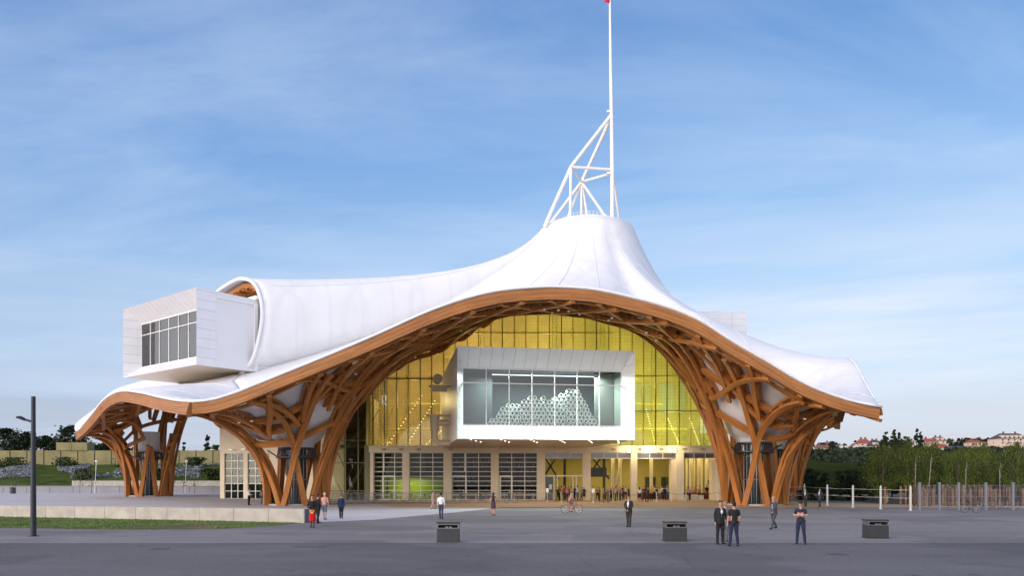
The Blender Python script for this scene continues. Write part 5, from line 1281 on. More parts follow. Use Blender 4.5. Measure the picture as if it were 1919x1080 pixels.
# ---- bicycles ----
M_tyre=mat('tyre_rubber',(.02,.02,.02),.8); M_bike=[mat('bike_black',(.03,.03,.035),.4),mat('bike_silver',(.55,.55,.55),.3,.6),mat('bike_red',(.45,.04,.04),.4),mat('bike_blue',(.05,.09,.22),.4)]
def bicycle(label,group,fm,loc,rz):
    b=empty('bicycle',(0,0,0),label,'bicycle',group)
    for x in (-.52,.52):
        mb=MB(); mb.poly([(x+math.cos(2*math.pi*k/28)*.33,0,.345+math.sin(2*math.pi*k/28)*.33) for k in range(29)],.018,6); w_=mb.build('wheel',M_tyre,b)
        mb=MB(); mb.poly([(x+math.cos(2*math.pi*k/24)*.30,0,.345+math.sin(2*math.pi*k/24)*.30) for k in range(25)],.010,5)
        for k in range(12): a=2*math.pi*k/12; mb.tube((x,0,.345),(x+math.cos(a)*.3,0,.345+math.sin(a)*.3),.003,n=3,cap=False)
        mb.build('rim',M_bike[1],w_)
    mb=MB()
    for a,c in (((-.52,0,.345),(-.08,0,.30)),((-.08,0,.30),(-.20,0,.86)),((-.52,0,.345),(-.17,0,.76)),((-.08,0,.30),(.36,0,.76)),((-.17,0,.76),(.33,0,.86)),((.31,0,.95),(.40,0,.66)),((.40,0,.66),(.52,0,.345))): mb.tube(a,c,.016,n=6)
    mb.build('frame',fm,b)
    mb=MB(); mb.poly([(-.34,0,.90),(-.2,0,.90),(-.06,0,.89)],[.07,.05,.02],8); mb.build('saddle',M_tyre,b)
    mb=MB(); mb.tube((.31,0,.93),(.30,0,1.02),.013,n=5); mb.poly([(.16,-.28,1.02),(.28,-.2,1.04),(.32,0,1.03),(.28,.2,1.04),(.16,.28,1.02)],.013,5); mb.build('handlebar',M_bike[0],b)
    b.location=loc; b.rotation_euler=(R(4),0,rz); return b
BG='bicycles parked at the right-hand fence'
bk=bicycle('silver-wheeled bicycle standing in full side view before the third grey fence post',BG,M_bike[0],G(1819,962),R(5))
for px_,py_,rz,lb,Y in ((1837,0,70,'bicycle turned away behind the side-view one',69),(1852,0,95,'bicycle end-on just left of the fourth fence post',70),(1868,0,85,'bicycle between the fourth and fifth fence posts, left one',70),(1884,0,80,'bicycle between the fourth and fifth fence posts, right one',69.5),(1905,0,75,'bicycle near the right edge just past the fifth fence post',69)):
    p=Vector(((px_-960)/F*Y,Y,0)); copy_tree(bk,None,p,R(rz),lb,BG)
# ---- crowd barriers ----
M_gal=mat('galvanised_tube',(.40,.40,.38),.45,.5)
def barrier(label,loc,rz):
    b=empty('crowd_barrier',(0,0,0),label,'barrier','steel crowd barriers before the shop windows'); W=2.2
    mb=MB(); mb.poly([(-W/2,0,.18),(-W/2,0,1.02),(-W/2+.1,0,1.1),(W/2-.1,0,1.1),(W/2,0,1.02),(W/2,0,.18)],.022,6); mb.tube((-W/2,0,.2),(W/2,0,.2),.02,n=6); mb.build('frame',M_gal,b)
    mb=MB()
    for k in range(1,17): x=-W/2+W*k/17; mb.tube((x,0,.2),(x,0,1.1),.009,n=4,cap=False)
    mb.build('bars',M_gal,b)
    for s_ in (-1,1): mb=MB(); mb.poly([(s_*W*.36,-.32,.0),(s_*W*.36,-.22,.1),(s_*W*.36,0,.2),(s_*W*.36,.22,.1),(s_*W*.36,.32,.0)],.018,5); mb.build('foot',M_gal,b)
    b.location=loc; b.rotation_euler=(0,0,rz); return b
refs=['below the clear glass wall, next to the timber column','below the clear glass wall, middle','below the yellow post','before the first glazed bay, left half','before the first glazed bay, right half','before the pillar between first and second bays','before the second glazed bay','behind the man in the white shirt','before the third glazed bay','behind the woman in dark clothes','before the fourth glazed bay','left of the entrance doors']
b1=None
for i,rf in enumerate(refs):
    px_=622+i*36.0; Y=80+ (i%3)*.25+ (i*.12); p=Vector(((px_-960)/F*Y,Y,0)); lb='steel crowd barrier '+rf+', front line'
    if b1 is None: b1=barrier(lb,p,.03)
    else: copy_tree(b1,None,p,rnd.uniform(-.12,.12),lb,b1['group'])
for i,rf in enumerate(refs[:10]):
    px_=640+i*36.0; Y=85+(i%2)*.4; p=Vector(((px_-960)/F*Y,Y,0)); copy_tree(b1,None,p,rnd.uniform(-.25,.25),'steel crowd barrier '+rf+', rear line',b1['group'])
# small bikes behind the barriers
for i,(px_,lb) in enumerate(((668,'bicycle behind the barriers below the yellow post'),(706,'bicycle behind the barriers at the left edge of the first glazed bay'),(738,'bicycle behind the barriers before the first glazed bay'),(775,'bicycle behind the barriers at the left of the second glazed bay'),(800,'bicycle behind the barriers before the second glazed bay'),(868,'bicycle behind the barriers before the third glazed bay'),(905,'bicycle behind the barriers left of the woman in dark clothes'),(958,'bicycle behind the barriers before the fourth glazed bay'))):
    Y=82.6; p=Vector(((px_-960)/F*Y,Y,0)); copy_tree(bk,None,p,R(10+20*math.sin(i*2)),lb,'bicycles behind the crowd barriers')
# rope posts at the entrance
rpst=[]
for i,(px_,Y,lb) in enumerate(((1026,86,'rope post left of the entrance doors'),(1052,84.5,'rope post before the entrance doors'),(1112,83,'rope post with a white sheet right of the entrance'),(1149,85,'rope post before the second portal'),(1231,87,'rope post before the third portal'),(1258,88,'rope post at the right of the third portal'),(1286,89,'rope post before the curtain'),(1346,89.5,'rope post at the foot of the last pillar'),(1357,89.5,'rope post next to the right timber column'))):
    p=Vector(((px_-960)/F*Y,Y,0)); rpst.append(p); mb=MB(); mb.tube(p,p+Vector((0,0,1.05)),.035,n=8); mb.tube(p,p+Vector((0,0,.03)),.2,n=12); mb.tube(p+Vector((0,0,1.05)),p+Vector((0,0,1.13)),.05,n=8)
    if i in(0,2): mb.box(p+Vector((0,-.06,1.35)),(.34,.02,.46)); 
    mb.build('rope_post',M_white,label=lb,cat='post',group='slim rope posts along the entrance front',origin=p)
mb=MB()
for a,b in zip(rpst[3:],rpst[4:]):
    pts=[a.lerp(b,k/8)+Vector((0,0,1.02-.9*(k/8)*(1-k/8))) for k in range(9)]; mb.poly(pts,.02,5)
mb.build('barrier_rope',mat('dark_rope',(.12,.09,.06),.8),label='sagging dark rope linking the slim posts before the portals',cat='rope')
# long table with red cloth, machines, loudspeaker inside
mb=MB(); mb.bb((X(1198)*1.03,96.5,0.03),(X(1262)*1.03,97.4,.80),0); mb.bb((X(1285)*1.03,96.4,.03),(X(1340)*1.03,97.4,.80),0)
for k in range(26):
    x=X(1286)*1.03+k*.13; mb.tube((x,96.7+rnd.random()*.5,.80),(x,96.9,.80+rnd.uniform(.1,.32)),.03,n=6,mi=1)
mb.build('buffet_table',[mat('dark_red_cloth',(.17,.02,.02),.8),mat('bottles_glass',(.3,.28,.22),.3)],label='long buffet table under a dark red cloth inside the right portals',cat='table',origin=(22,97,0))
for a,b,h_,lb in ((1305,1316,.6,'middle and tallest'),(1318,1328,.5,'rightmost and lowest'),(1288,1300,.55,'leftmost')): mb=MB(); mb.bb((X(a),95.2,.03),(X(b),95.8,h_)); mb.bb((X(a)-.02,95.18,h_+.001),(X(b)+.02,95.82,h_+.04)); mb.build('storage_crate',M_frame,label='white crate before the red buffet table, '+lb+' of three',cat='crate',group='crates before the buffet',origin=(X(a),95.2,0))
mb=MB(); p=Vector((X(1338),95,0)); mb.tube(p,p+Vector((0,0,1.9)),.03,n=6); mb.bb(p+Vector((-.17,-.15,1.9)),p+Vector((.17,.15,2.5))); 
for a in range(3): mb.tube(p+Vector((0,0,.5)),p+Vector((math.cos(a*2.1)*.4,math.sin(a*2.1)*.4,0)),.02,n=5)
mb.build('loudspeaker',M_darksteel,label='black loudspeaker on a stand before the cream curtain',cat='loudspeaker',origin=p)
# ================= people =================
def ell(mb,rings,n=14):
    """rings: (centre, rx, ry, axisx, axisy)"""
    vs=[];m=len(rings)
    for c,rx,ry,ax,ay in rings:
        for k in range(n): a=2*math.pi*k/n; vs.append(c+ax*(math.cos(a)*rx)+ay*(math.sin(a)*ry))
    fs=[(i*n+k,i*n+(k+1)%n,(i+1)*n+(k+1)%n,(i+1)*n+k) for i in range(m-1) for k in range(n)]+[tuple(range(n))[::-1],tuple((m-1)*n+k for k in range(n))]
    mb.add(vs,fs)
XX,YY,ZZ=Vector((1,0,0)),Vector((0,1,0)),Vector((0,0,1))
def limb(mb,pts,rs,n=10):
    p=[Vector(q) for q in pts]; a=(p[1]-p[0]).normalized(); b=(p[-1]-p[-2]).normalized()
    P2=[p[0]-a*rs[0]*.7]+p+[p[-1]+b*rs[-1]*.7]; R2=[rs[0]*.55]+list(rs)+[rs[-1]*.55]; mb.poly(P2,R2,n)
SK={}
def pmat(kind,c,rough=.8):
    k='%s_%d_%d_%d'%(kind,int(c[0]*100),int(c[1]*100),int(c[2]*100))
    if k not in SK: SK[k]=mat(k,c,rough,noise=.06,nscale=8,spec=.25)
    return SK[k]
SKIN=(.50,.27,.18)
ARMS={'down':[(.235,.02,1.16),(.245,-.06,.92)],'pocket':[(.27,.06,1.18),(.19,-.10,1.00)],'hip':[(.33,.08,1.18),(.18,-.08,1.04)],'cross':[(.25,-.10,1.20),(-.02,-.24,1.22)],'fwd':[(.24,-.12,1.2),(.16,-.36,1.12)],'up':[(.27,-.12,1.28),(.16,-.26,1.46)],'swingf':[(.23,-.10,1.17),(.21,-.30,.99)],'swingb':[(.24,.12,1.18),(.24,.16,.93)],'phone':[(.25,-.10,1.22),(.11,-.16,1.55)],'clasp':[(.25,-.04,1.17),(.04,-.2,.98)]}
LEGS={'stand':[((.105,0,.50),(.12,0,.085)),((-.105,0,.50),(-.12,0,.085))],'wide':[((.13,-.02,.50),(.17,0,.085)),((-.12,-.02,.50),(-.15,.02,.085))],'walk':[((.10,-.16,.51),(.10,-.30,.10)),((-.10,.02,.50),(-.10,.30,.13))],'step':[((.10,-.08,.50),(.10,-.16,.085)),((-.10,.05,.50),(-.11,.17,.10))],'close':[((.08,0,.50),(.07,0,.085)),((-.08,0,.50),(-.07,.02,.085))],'ride':[((.12,-.36,.78),(.10,-.22,.38)),((-.12,-.30,.60),(-.10,-.12,.18))]}
def person(label,loc,h,face,top,bottom,arms=('down','down'),legs='stand',hair=(.04,.025,.015),skin=SKIN,sleeve='long',low='long',jacket=None,tie=None,skirt=None,cap=None,shoe=(.02,.02,.02),long_hair=False,vox=.022,fem=False,belt=None,patch=None,group=None,lean=0,bald=False):
    t=empty('person',(0,0,0),label,'person',group)
    s=h/1.78; mb=MB(); segs=[]   # (a,b,tag)
    V_=Vector
    sw=.92 if fem else 1.0
    L_=lean
    # torso
    tr=[(.90,.155,.105),(.97,.168,.118),(1.06,.148,.105),(1.16,.158,.112),(1.28,.178,.122),(1.38,.190,.115),(1.45,.165,.088),(1.49,.085,.065)]
    if fem: tr=[(.90,.165,.110),(.97,.172,.118),(1.06,.130,.095),(1.16,.138,.100),(1.28,.158,.128),(1.38,.165,.108),(1.45,.145,.08),(1.49,.07,.06)]
    ell(mb,[(V_((0,-.01*0-L_*(z-.9),z)),rx,ry,XX,YY) for z,rx,ry in tr],18)
    off=lambda z:V_((0,-L_*(z-.9),0))
    limb(mb,[V_((0,.0,1.45))+off(1.45),V_((0,-.012,1.56))+off(1.56)],[.062,.056])
    hc_=V_((0,-.02,1.665))+off(1.66)
    ell(mb,[(hc_+V_((0,y,z)),rx,ry,XX,YY) for z,rx,ry,y in ((-.120,.028,.03,-.035),(-.105,.046,.05,-.025),(-.07,.060,.075,-.01),(-.02,.070,.088,0),(.03,.074,.096,.004),(.07,.068,.088,.006),(.098,.045,.058,.006),(.112,.015,.02,.006))],16)
    limb(mb,[hc_+V_((0,-.085,.005)),hc_+V_((0,-.104,-.025))],[.010,.014],6)
    for sx in (-1,1): ell(mb,[(hc_+V_((sx*.074,.012,z)),r_,.018,XX,YY) for z,r_ in ((-.035,.006),(0,.012),(.025,.006))],6)
    segs+= [(V_((0,0,1.52))+off(1.5),hc_,'skin')]
    hip=V_((0,0,.93))
    for sx,(kn,an) in zip((1,-1),LEGS[legs]):
        kn=V_(kn);an=V_(an); hp=V_((sx*.09,0,.90))
        wl_=1.0 if low=='long' else .82
        limb(mb,[hp,hp.lerp(kn,.5),kn,kn.lerp(an,.35)+V_((0,.015,0)),an],[.092,.083*(1.06 if low=='long' else .95),.060*(1.12 if low=='long' else .95),.058*(1.12 if low=='long' else .92),.040*(1.35 if low=='long' else .9)],12)
        fd=V_((sx*.02,-.19,-.035)); limb(mb,[an+V_((0,.04,-.045)),an+V_((sx*.01,-.06,-.045)),an+fd+V_((0,0,-.01))],[.038,.040,.030],8)
        if low=='long': segs.append((hp,an+V_((0,0,.02)),'bottom'))
        elif low=='shorts': segs+= [(hp,kn+V_((0,0,.02)),'bottom'),(kn-V_((0,0,.04)),an+V_((0,0,.03)),'skin')]
        else: segs+= [(hp,hp.lerp(kn,.4),'bottom'),(hp.lerp(kn,.5),an+V_((0,0,.03)),'skin')]
        segs.append((an+V_((0,.03,-.05)),an+fd,'shoe'))
    segs+= [(V_((0,0,.90)),V_((0,0,.98)),'bottom'),(V_((0,0,1.03)),V_((0,0,1.36))+off(1.36),'top'),(V_((-.15,0,1.42))+off(1.42),V_((.15,0,1.42))+off(1.42),'top')]
    for sx,an_ in zip((1,-1),arms):
        el,wr=[V_(q) for q in ARMS[an_]]; el=V_((el.x*sx,el.y,el.z))+off(el.z); wr=V_((wr.x*sx,wr.y,wr.z))+off(wr.z); sh=V_((sx*.185*sw,0,1.415))+off(1.41)
        limb(mb,[V_((sx*.12*sw,0,1.42))+off(1.42),sh,sh.lerp(el,.5),el,el.lerp(wr,.35),wr],[.062,.060,.050 if sleeve!='none' else .045,.042,.040,.029],10)
        d=(wr-el).normalized(); side=V_((1,0,0)); fw=d.cross(side); fw=fw.normalized() if fw.length>.1 else YY.copy(); side=fw.cross(d).normalized()
        # palm, four fingers of unequal length, thumb from the side
        pm=wr+d*.055; ell(mb,[(wr+d*q,a_,b_,fw,side) for q,a_,b_ in ((0,.026,.020),(.04,.038,.018),(.08,.040,.016),(.092,.036,.012))],10)
        for fi,(o1,ln1) in enumerate(((-.028,.066),(-.009,.076),(.010,.070),(.028,.055))):
            b0_=wr+d*.088+fw*o1; k1=b0_+d*ln1*.55+side*(-sx*.008); k2=k1+(d*.75-side*sx*.6).normalized()*ln1*.45; limb(mb,[b0_,k1,k2],[.0105,.0098,.0085],6)
        b0_=wr+d*.03-fw*.034; limb(mb,[b0_,b0_+(d*.8-fw*.6)*.035,b0_+(d*.95-fw*.3)*.065],[.014,.012,.010],6)
        cut=.42 if sleeve=='short' else 1.0
        if sleeve=='long': segs.append((sh,wr,'top'))
        elif sleeve=='short': segs+= [(sh,sh.lerp(el,.65),'top'),(sh.lerp(el,.9),wr,'skin')]
        else: segs.append((sh.lerp(el,.15),wr,'skin'))
        segs.append((wr+d*.05,wr+d*.15,'skin'))
    me=bpy.data.meshes.new('person_body'); me.from_pydata([tuple(v) for v in mb.v],[],mb.f)
    tmp=bpy.data.objects.new('tmp',me); COL.objects.link(tmp); rm=tmp.modifiers.new('r','REMESH'); rm.mode='VOXEL'; rm.voxel_size=vox; rm.adaptivity=0
    sm=tmp.modifiers.new('s','SMOOTH'); sm.factor=.4; sm.iterations=2
    dg=bpy.context.evaluated_depsgraph_get(); m2=bpy.data.meshes.new_from_object(tmp.evaluated_get(dg)); bpy.data.objects.remove(tmp); bpy.data.meshes.remove(me)
    m2.materials.clear(); order=['skin','top','bottom','shoe']; cols={'skin':skin,'top':top,'bottom':bottom,'shoe':shoe}
    for k in order: m2.materials.append(pmat({'skin':'skin','top':'cloth','bottom':'cloth','shoe':'leather'}[k],cols[k],.8 if k!='shoe' else .4))
    nP=len(m2.polygons); ce=np.empty(nP*3); m2.polygons.foreach_get('center',ce); ce=ce.reshape(-1,3); best=np.full(nP,9.); bi=np.zeros(nP,int)
    for a,b,tg in segs:
        a=np.array(a);b=np.array(b); ab=b-a; u=np.clip(((ce-a)@ab)/max(1e-9,ab@ab),0,1); d_=np.linalg.norm(ce-(a+u[:,None]*ab),axis=1); m_=d_<best; best[m_]=d_[m_]; bi[m_]=order.index(tg)
    bi[(ce[:,2]>1.495+0*ce[:,0])&(np.abs(ce[:,0])<.12)]=0
    m2.polygons.foreach_set('material_index',bi.astype(np.int32)); m2.polygons.foreach_set('use_smooth',np.ones(nP,bool)); m2.name='body'
    o=bpy.data.objects.new('body',m2); COL.objects.link(o); o.parent=t
    # hair
    if not cap and not bald:
        hb=MB(); rg=[]; 
        zz=[(.04,.080,.098,.012),(.075,.077,.095,.012),(.105,.056,.072,.01),(.124,.02,.028,.008)]
        ell(hb,[(hc_+V_((0,y,z)),rx,ry,XX,YY) for z,rx,ry,y in zz],16)
        bk=[(-.06,.055,.045,.055),(-.02,.078,.062,.045),(.05,.081,.070,.034)]
        if long_hair: bk=[(-.26,.06,.03,.075),(-.16,.085,.045,.07),(-.06,.088,.06,.055)]+bk[1:]
        ell(hb,[(hc_+V_((0,y,z)),rx,ry,XX,YY) for z,rx,ry,y in bk],14)
        hb.build('hair',pmat('hair',hair,.6),t,world=False,smooth='all')
    if cap:
        hb=MB(); ell(hb,[(hc_+V_((0,y,z)),rx,ry,XX,YY) for z,rx,ry,y in ((.035,.083,.103,.005),(.085,.085,.105,.005),(.125,.070,.09,.0),(.135,.03,.04,0))],16); hb.box(hc_+V_((0,-.125,.045)),(.13,.09,.012)); hb.build('cap',pmat('cloth',cap),t,world=False,smooth=True)
    # eyes, brows and mouth on the nearer figures
    if vox<.016:
        e=MB()
        for sx in (-1,1): e.box(hc_+V_((sx*.028,-.087,.008)),(.020,.006,.009)); e.box(hc_+V_((sx*.028,-.091,.028)),(.028,.006,.005))
        e.build('eyes',pmat('dark_eye',(.02,.015,.012),.4),t,world=False); e=MB(); e.box(hc_+V_((0,-.083,-.056)),(.042,.008,.009)); e.build('mouth',pmat('lips',(.30,.10,.08),.6),t,world=False)
    def shell(z0,z1,k0,k1,name,c,gap=False,flare=1.0):
        m=MB(); vs=[];n=24; rows=9
        for i in range(rows+1):
            z=z0+(z1-z0)*i/rows; 
            for q,(za,xa,ya) in enumerate(tr):
                if za>=z or q==len(tr)-1: 
                    if q==0: rx,ry=xa,ya
                    else: zb_,xb,yb=tr[q-1]; u=(z-zb_)/(za-zb_); rx,ry=xb+(xa-xb)*u,yb+(ya-yb)*u
                    break
            k=k0+(k1-k0)*i/rows; fl=1+(flare-1)*max(0,(1.0-z))/(1.0-z0+1e-6) if z<1.0 else 1
            for a in range(n+1):
                g_=.35 if gap else 0; gg=g_*(max(0,(z-1.05))/.4) if gap else 0
                an=-math.pi/2+gg*.5+(2*math.pi-gg)*a/n; vs.append(V_((math.cos(an)*(rx+k)*fl,math.sin(an)*(ry+k)*fl,z))+off(z))
        m.add(vs,[(i*(n+1)+a,i*(n+1)+a+1,(i+1)*(n+1)+a+1,(i+1)*(n+1)+a) for i in range(rows) for a in range(n)])
        o2=m.build(name,pmat('cloth',c),t,world=False,smooth='all'); sd=o2.modifiers.new('t','SOLIDIFY'); sd.thickness=.012; return o2
    if jacket: shell(.80,1.455,.028,.016,'jacket',jacket,gap=True,flare=1.05)
    if jacket and tie is not None:
        m=MB(); q0=V_((0,-.128,1.44)); m.add([V_((-.035,-.09,1.475)),V_((.035,-.09,1.475)),V_((.055,-.145,1.33)),V_((.0,-.150,1.08)),V_((-.055,-.145,1.33))],[(0,4,3,2,1)]); m.build('shirt_front',pmat('cloth',(.75,.75,.75)),t,world=False)
        if tie: m=MB(); m.add([V_((-.014,-.103,1.462)),V_((.014,-.103,1.462)),V_((.026,-.160,1.20)),V_((0,-.162,1.10)),V_((-.026,-.160,1.20))],[(0,4,3,2,1)]); m.build('tie',pmat('cloth',tie),t,world=False)
    if skirt: shell(skirt[1],1.04,.03,.012,'skirt',skirt[0],flare=skirt[2])
    if belt: 
        m=MB(); ell(m,[(V_((0,0,z)),.172,.122,XX,YY) for z in (.955,.995)],18); m.box(V_((.17,.0,.95)),(.05,.11,.14)); m.box(V_((-.12,.10,.96)),(.08,.06,.09)); m.box(V_((0,.125,.975)),(.05,.015,.05)); m.build('duty_belt',pmat('leather',belt,.4),t,world=False)
    if patch:
        m=MB(); m.box(V_((.245,-.0,1.34)),(.012,.05,.05)); m.build('sleeve_badge',pmat('cloth',(.6,.62,.65)),t,world=False)
    t.location=loc; t.rotation_euler=(0,0,R(face)); t.scale=(s,s,s); WL[t.name]=Vector(); return t
BLK=(.018,.018,.02); NAVY=(.018,.024,.05)
def gp(px_,py_): return G(px_,py_)
# face: 0 looks at the camera, 180 looks at the museum, 90 looks right (+x), -90 looks left
person('man in dark suit and black tie, hand at his pocket, facing the camera',gp(1350,1021),1.84,12,(.022,.024,.026),(.02,.022,.022),('pocket','down'),'stand',jacket=(.024,.026,.028),tie=BLK,vox=.0135,hair=(.05,.03,.02))
person('policeman in black short-sleeved shirt seen from behind, beside the man with the tie',gp(1376,1025),1.82,186,BLK,(.022,.028,.06),('down','down'),'wide',sleeve='short',belt=BLK,vox=.0135,hair=(.02,.015,.012))
person('person in grey mostly hidden between the suited man and the policeman',gp(1368,1018)+Vector((-.1,.35,0)),1.76,170,(.12,.12,.14),(.13,.13,.15),('down','down'),'close',vox=.018,hair=(.25,.22,.2))
person('policeman in dark cap and navy uniform standing alone with arms crossed',gp(1501,1021),1.80,-28,NAVY,(.022,.028,.06),('cross','cross'),'wide',sleeve='short',cap=NAVY,belt=BLK,patch=True,vox=.0135)
person('man in dark suit standing alone in the middle of the forecourt, face turned left',gp(1179,989),1.80,-30,(.035,.03,.025),(.035,.032,.03),('clasp','clasp'),'close',jacket=(.035,.03,.025),tie=False,vox=.015,hair=(.03,.02,.015))
person('man in grey jacket striding left past the right timber column',gp(1451,993),1.78,-60,(.05,.05,.06),(.06,.06,.07),('swingf','swingb'),'walk',jacket=(.06,.065,.085),tie=False,vox=.015,hair=(.3,.28,.26),lean=.05)
person('man in white shirt and dark jeans walking away towards the museum',gp(827,974),1.78,172,(.72,.72,.74),(.05,.06,.09),('down','down'),'step',vox=.015,sleeve='long',hair=(.02,.015,.012))
person('man in long black coat with white collar walking beside the red bag carrier',gp(596,982),1.80,150,BLK,BLK,('down','down'),'step',jacket=BLK,tie=False,vox=.016)
pr=person('person in black top wrapped in a long bright red skirt with a yellow emblem',gp(586,990)+Vector((0,0,0)),1.82,8,BLK,(.10,.09,.09),('clasp','clasp'),'close',skirt=((.55,.012,.015),.34,1.05),vox=.016)
mb=MB(); 
def star(c,r_,n,y): return [V for V in [Vector((c[0]+math.cos(2*math.pi*k/n+.3)*r_*(1 if k%2 else .8),y,c[1]+math.sin(2*math.pi*k/n+.3)*r_*(1 if k%2 else .8))) for k in range(n)]]
mb.add([Vector((-.11,-.175,1.0)),Vector((.11,-.175,1.0)),Vector((.12,-.18,.90)),Vector((.05,-.185,.80)),Vector((0,-.187,.77)),Vector((-.05,-.185,.80)),Vector((-.12,-.18,.90))],[(0,6,5,4,3,2,1)]); mb.build('emblem',pmat('yellow_print',(.80,.58,.10)),pr,world=False)
mb=MB(); mb.add([Vector((-.03,-.19,.93)),Vector((.03,-.19,.93)),Vector((.02,-.192,.86)),Vector((-.02,-.192,.86))],[(0,3,2,1)]); mb.build('emblem_mark',pmat('black_print',(.02,.02,.02)),pr,world=False)
person('older man in pink shirt and grey shorts walking away by the wall end',gp(609,975),1.80,175,(.55,.26,.24),(.10,.13,.14),('down','down'),'step',sleeve='long',low='shorts',hair=(.5,.47,.44),vox=.018)
person('woman in dark blue coat with bare ankles right of the pink-shirted man',gp(640,974),1.70,178,(.012,.03,.08),BLK,('down','down'),'close',jacket=(.012,.03,.08),tie=None,fem=True,hair=(.22,.10,.05),shoe=(.55,.4,.35),vox=.018)
person('woman in dark patterned dress standing before the fourth glazed bay, looking left',gp(925,967),1.70,160,(.03,.02,.03),(.03,.02,.03),('down','fwd'),'close',sleeve='none',low='bare',skirt=((.07,.04,.06),.55,1.0),fem=True,long_hair=True,vox=.018)
person('small figure in pale pink walking by the barriers left of the white-shirted man',gp(812,955),1.66,100,(.55,.30,.28),(.50,.27,.25),('swingf','swingb'),'step',fem=True,vox=.022)
person('man in white shirt and black trousers at the left block windows, leftmost of three',gp(467,948),1.74,80,(.70,.68,.66),BLK,('down','fwd'),'close',vox=.022)
person('person in blue jeans between the two other visitors by the left windows',gp(493,946.5),1.74,20,(.10,.09,.10),(.05,.09,.16),('cross','down'),'step',vox=.022,sleeve='short')
person('person in dark clothes standing at the timber column',gp(511,947),1.76,150,(.05,.04,.035),(.05,.045,.04),('down','down'),'close',vox=.022,fem=True)
person('man in dark suit walking behind the white rail posts, left of two',gp(1510,951),1.74,-40,(.04,.04,.05),(.03,.03,.035),('swingf','swingb'),'step',jacket=(.04,.035,.045),tie=False,vox=.022,hair=(.25,.12,.1))
person('man in dark blue suit walking behind the white rail posts, right of two',gp(1537,951.5),1.78,-50,(.05,.045,.08),(.03,.03,.04),('swingb','swingf'),'walk',jacket=(.045,.04,.075),tie=False,vox=.022)
# cyclist in front of the entrance
cp=gp(1072,963); cy=copy_tree(bk,None,cp,R(4),'red-framed bicycle being ridden past the entrance','bicycles in use'); 
for c_ in cy.children:
    if c_.name.startswith('frame'): c_.data=c_.data.copy(); c_.data.materials[0]=M_bike[2]
cr_=person('cyclist in pink top riding a bicycle past the entrance doors',cp+Vector((-.22,0,.02)),1.72,90,(.50,.22,.22),(.14,.12,.16),('fwd','fwd'),'ride',sleeve='short',low='shorts',vox=.02,lean=.35,hair=(.12,.07,.04))
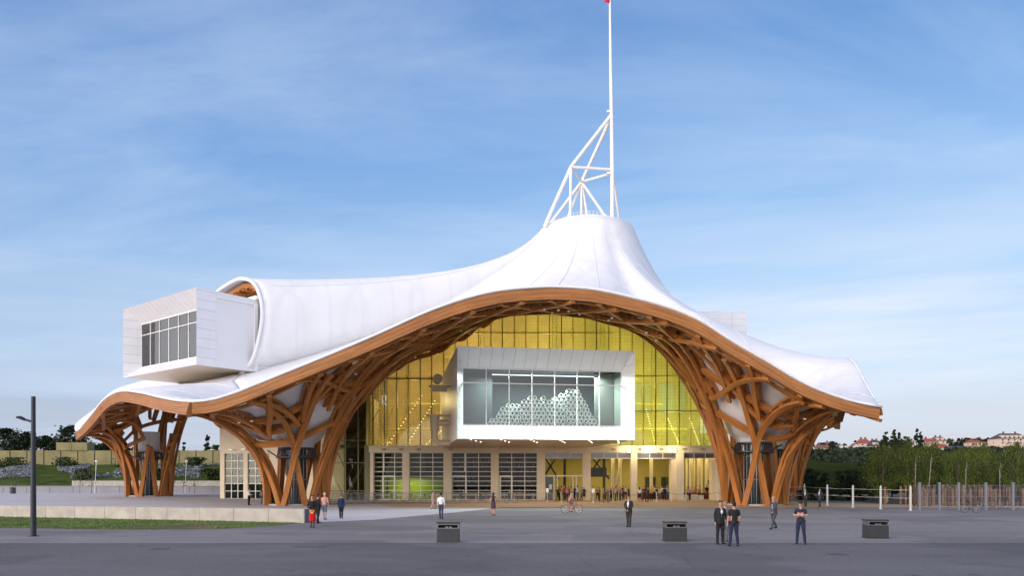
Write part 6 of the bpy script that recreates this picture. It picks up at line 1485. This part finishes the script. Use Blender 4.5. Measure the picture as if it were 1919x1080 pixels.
# visitors at the entrance
crowd=[(1046,93,'in black at the left door post',0,BLK,BLK),(1052,94.5,'in white top behind the door post',180,(.6,.58,.5),BLK),(1058,92.5,'in bright red top waiting at the doors',150,(.55,.03,.03),(.05,.05,.05)),(1066,95,'in grey between the doors',180,(.2,.2,.2),BLK),(1071,92,'in pink top under the entrance',90,(.55,.3,.28),(.3,.3,.33)),(1090,91,'in cream top at the right door post',-90,(.6,.55,.45),(.12,.1,.1)),(1095,89,'woman in a dark dress right of the doors',170,BLK,(.06,.03,.05)),
(1112,90,'in purple and navy beside the white sheet',60,(.05,.05,.1),(.08,.03,.09)),(1120,93,'in grey at the back of the second portal',0,(.25,.2,.2),BLK),(1131,84,'in olive jacket and jeans leaning forward',100,(.28,.22,.13),(.06,.08,.11)),(1140,84.5,'in brown top behind the olive jacket',110,(.18,.13,.13),(.12,.09,.09)),(1149,95,'in pale top deep inside the second portal',0,(.45,.4,.35),BLK),(1156,93.5,'in pink shirt at the inner counter',0,(.5,.3,.28),BLK),(1163,90,'in grey-green shirt and blue jeans seen from behind',180,(.22,.24,.22),(.05,.09,.16)),(1173,93.6,'in white top left of the portal pillar',180,(.55,.5,.45),(.05,.04,.05)),(1179,95.5,'in dark clothes hard by the portal pillar',0,(.08,.06,.06),BLK),
(1199,86,'woman in white top and black skirt before the third portal',170,(.7,.66,.62),BLK),(1208,86.5,'in dark red top next to the white top',0,(.14,.03,.03),(.05,.03,.03)),(1215,86.8,'in dark blue suit with blond hair nearby',-100,(.03,.03,.05),BLK),(1226,95.2,'at the buffet in pale pink',180,(.5,.38,.33),BLK),(1237,90.5,'man in cream shirt before the buffet',180,(.6,.5,.33),(.12,.11,.1)),(1246,91,'in navy beside the cream shirt',180,NAVY,NAVY),(1251,92,'in light blue shirt and jeans',170,(.30,.36,.42),(.06,.1,.16)),(1262,94.5,'in grey at the right side of the third portal',0,(.2,.2,.18),BLK),(1190,96,'in black behind the portal pillar',0,BLK,BLK),
(1289,95.5,'in white top behind the bottles, left',0,(.55,.5,.42),BLK),(1303,98,'waiter behind the buffet, middle',0,(.6,.3,.2),BLK),(1325,98,'waiter in black behind the buffet, right',0,BLK,BLK),(1102,96,'in brown deep inside between the portals',180,(.2,.12,.08),BLK),
(1049,91,'in dark grey at the left edge of the doors',120,(.08,.08,.09),BLK),(1063,89.5,'in rose shirt before the entrance doors',40,(.5,.22,.2),(.05,.05,.06)),(1077,94.5,'in black jacket inside the doors',180,(.03,.03,.035),BLK),(1083,90,'in light grey shirt at the doors',150,(.42,.42,.44),(.1,.1,.12)),(1124,88,'in plum sweater in the queue',90,(.16,.06,.12),BLK),(1136,91,'in tan coat in the queue',80,(.34,.24,.14),(.05,.05,.05)),(1145,88.5,'in navy coat in the queue',95,NAVY,BLK),(1154,90,'in beige shirt in the queue',100,(.46,.38,.28),(.1,.08,.08)),(1168,94,'in dark red jacket by the inner column',-60,(.2,.03,.03),BLK),
(1204,92,'in grey suit at the left of the third portal',150,(.15,.15,.16),(.12,.12,.13)),(1221,90,'in yellow top beside the blue suit',30,(.5,.38,.08),BLK),(1232,93,'in black dress near the buffet',180,BLK,BLK),(1241,95.5,'in white shirt at the buffet',0,(.6,.58,.55),BLK),(1256,94.8,'in pale green shirt at the buffet',0,(.3,.38,.25),BLK),(1293,92,'in mauve top at the left of the curtain',170,(.3,.18,.26),BLK),(1311,98,'waiter in white behind the bottles',0,(.6,.6,.58),BLK)]
protoP={}
for i,(px_,Y,d,fc,tp,bt) in enumerate(crowd):
    x=(px_-960)/F*Y; fem='woman' in d or i%4==2; arms=[('down','fwd'),('hip','down'),('fwd','fwd'),('down','down'),('clasp','clasp')][i%5]
    lb=('visitor '+d) if 'woman' not in d and 'man ' not in d and 'waiter' not in d else d+' at the entrance'
    person(lb,(x,Y,.02 if Y>93 else 0),1.62+.05*((i*7)%5),fc+((i*37)%30-15),tp,bt,arms,['stand','close','step'][i%3],sleeve='short' if i%3 else 'long',skirt=((.02,.02,.02),.55,1.0) if 'skirt' in d or 'dress' in d else None,low='bare' if 'skirt' in d or 'dress' in d else 'long',hair=[(.03,.02,.015),(.10,.06,.03),(.3,.27,.24),(.35,.22,.08)][i%4],fem=fem,long_hair=fem,vox=.03,group='visitors at the entrance')
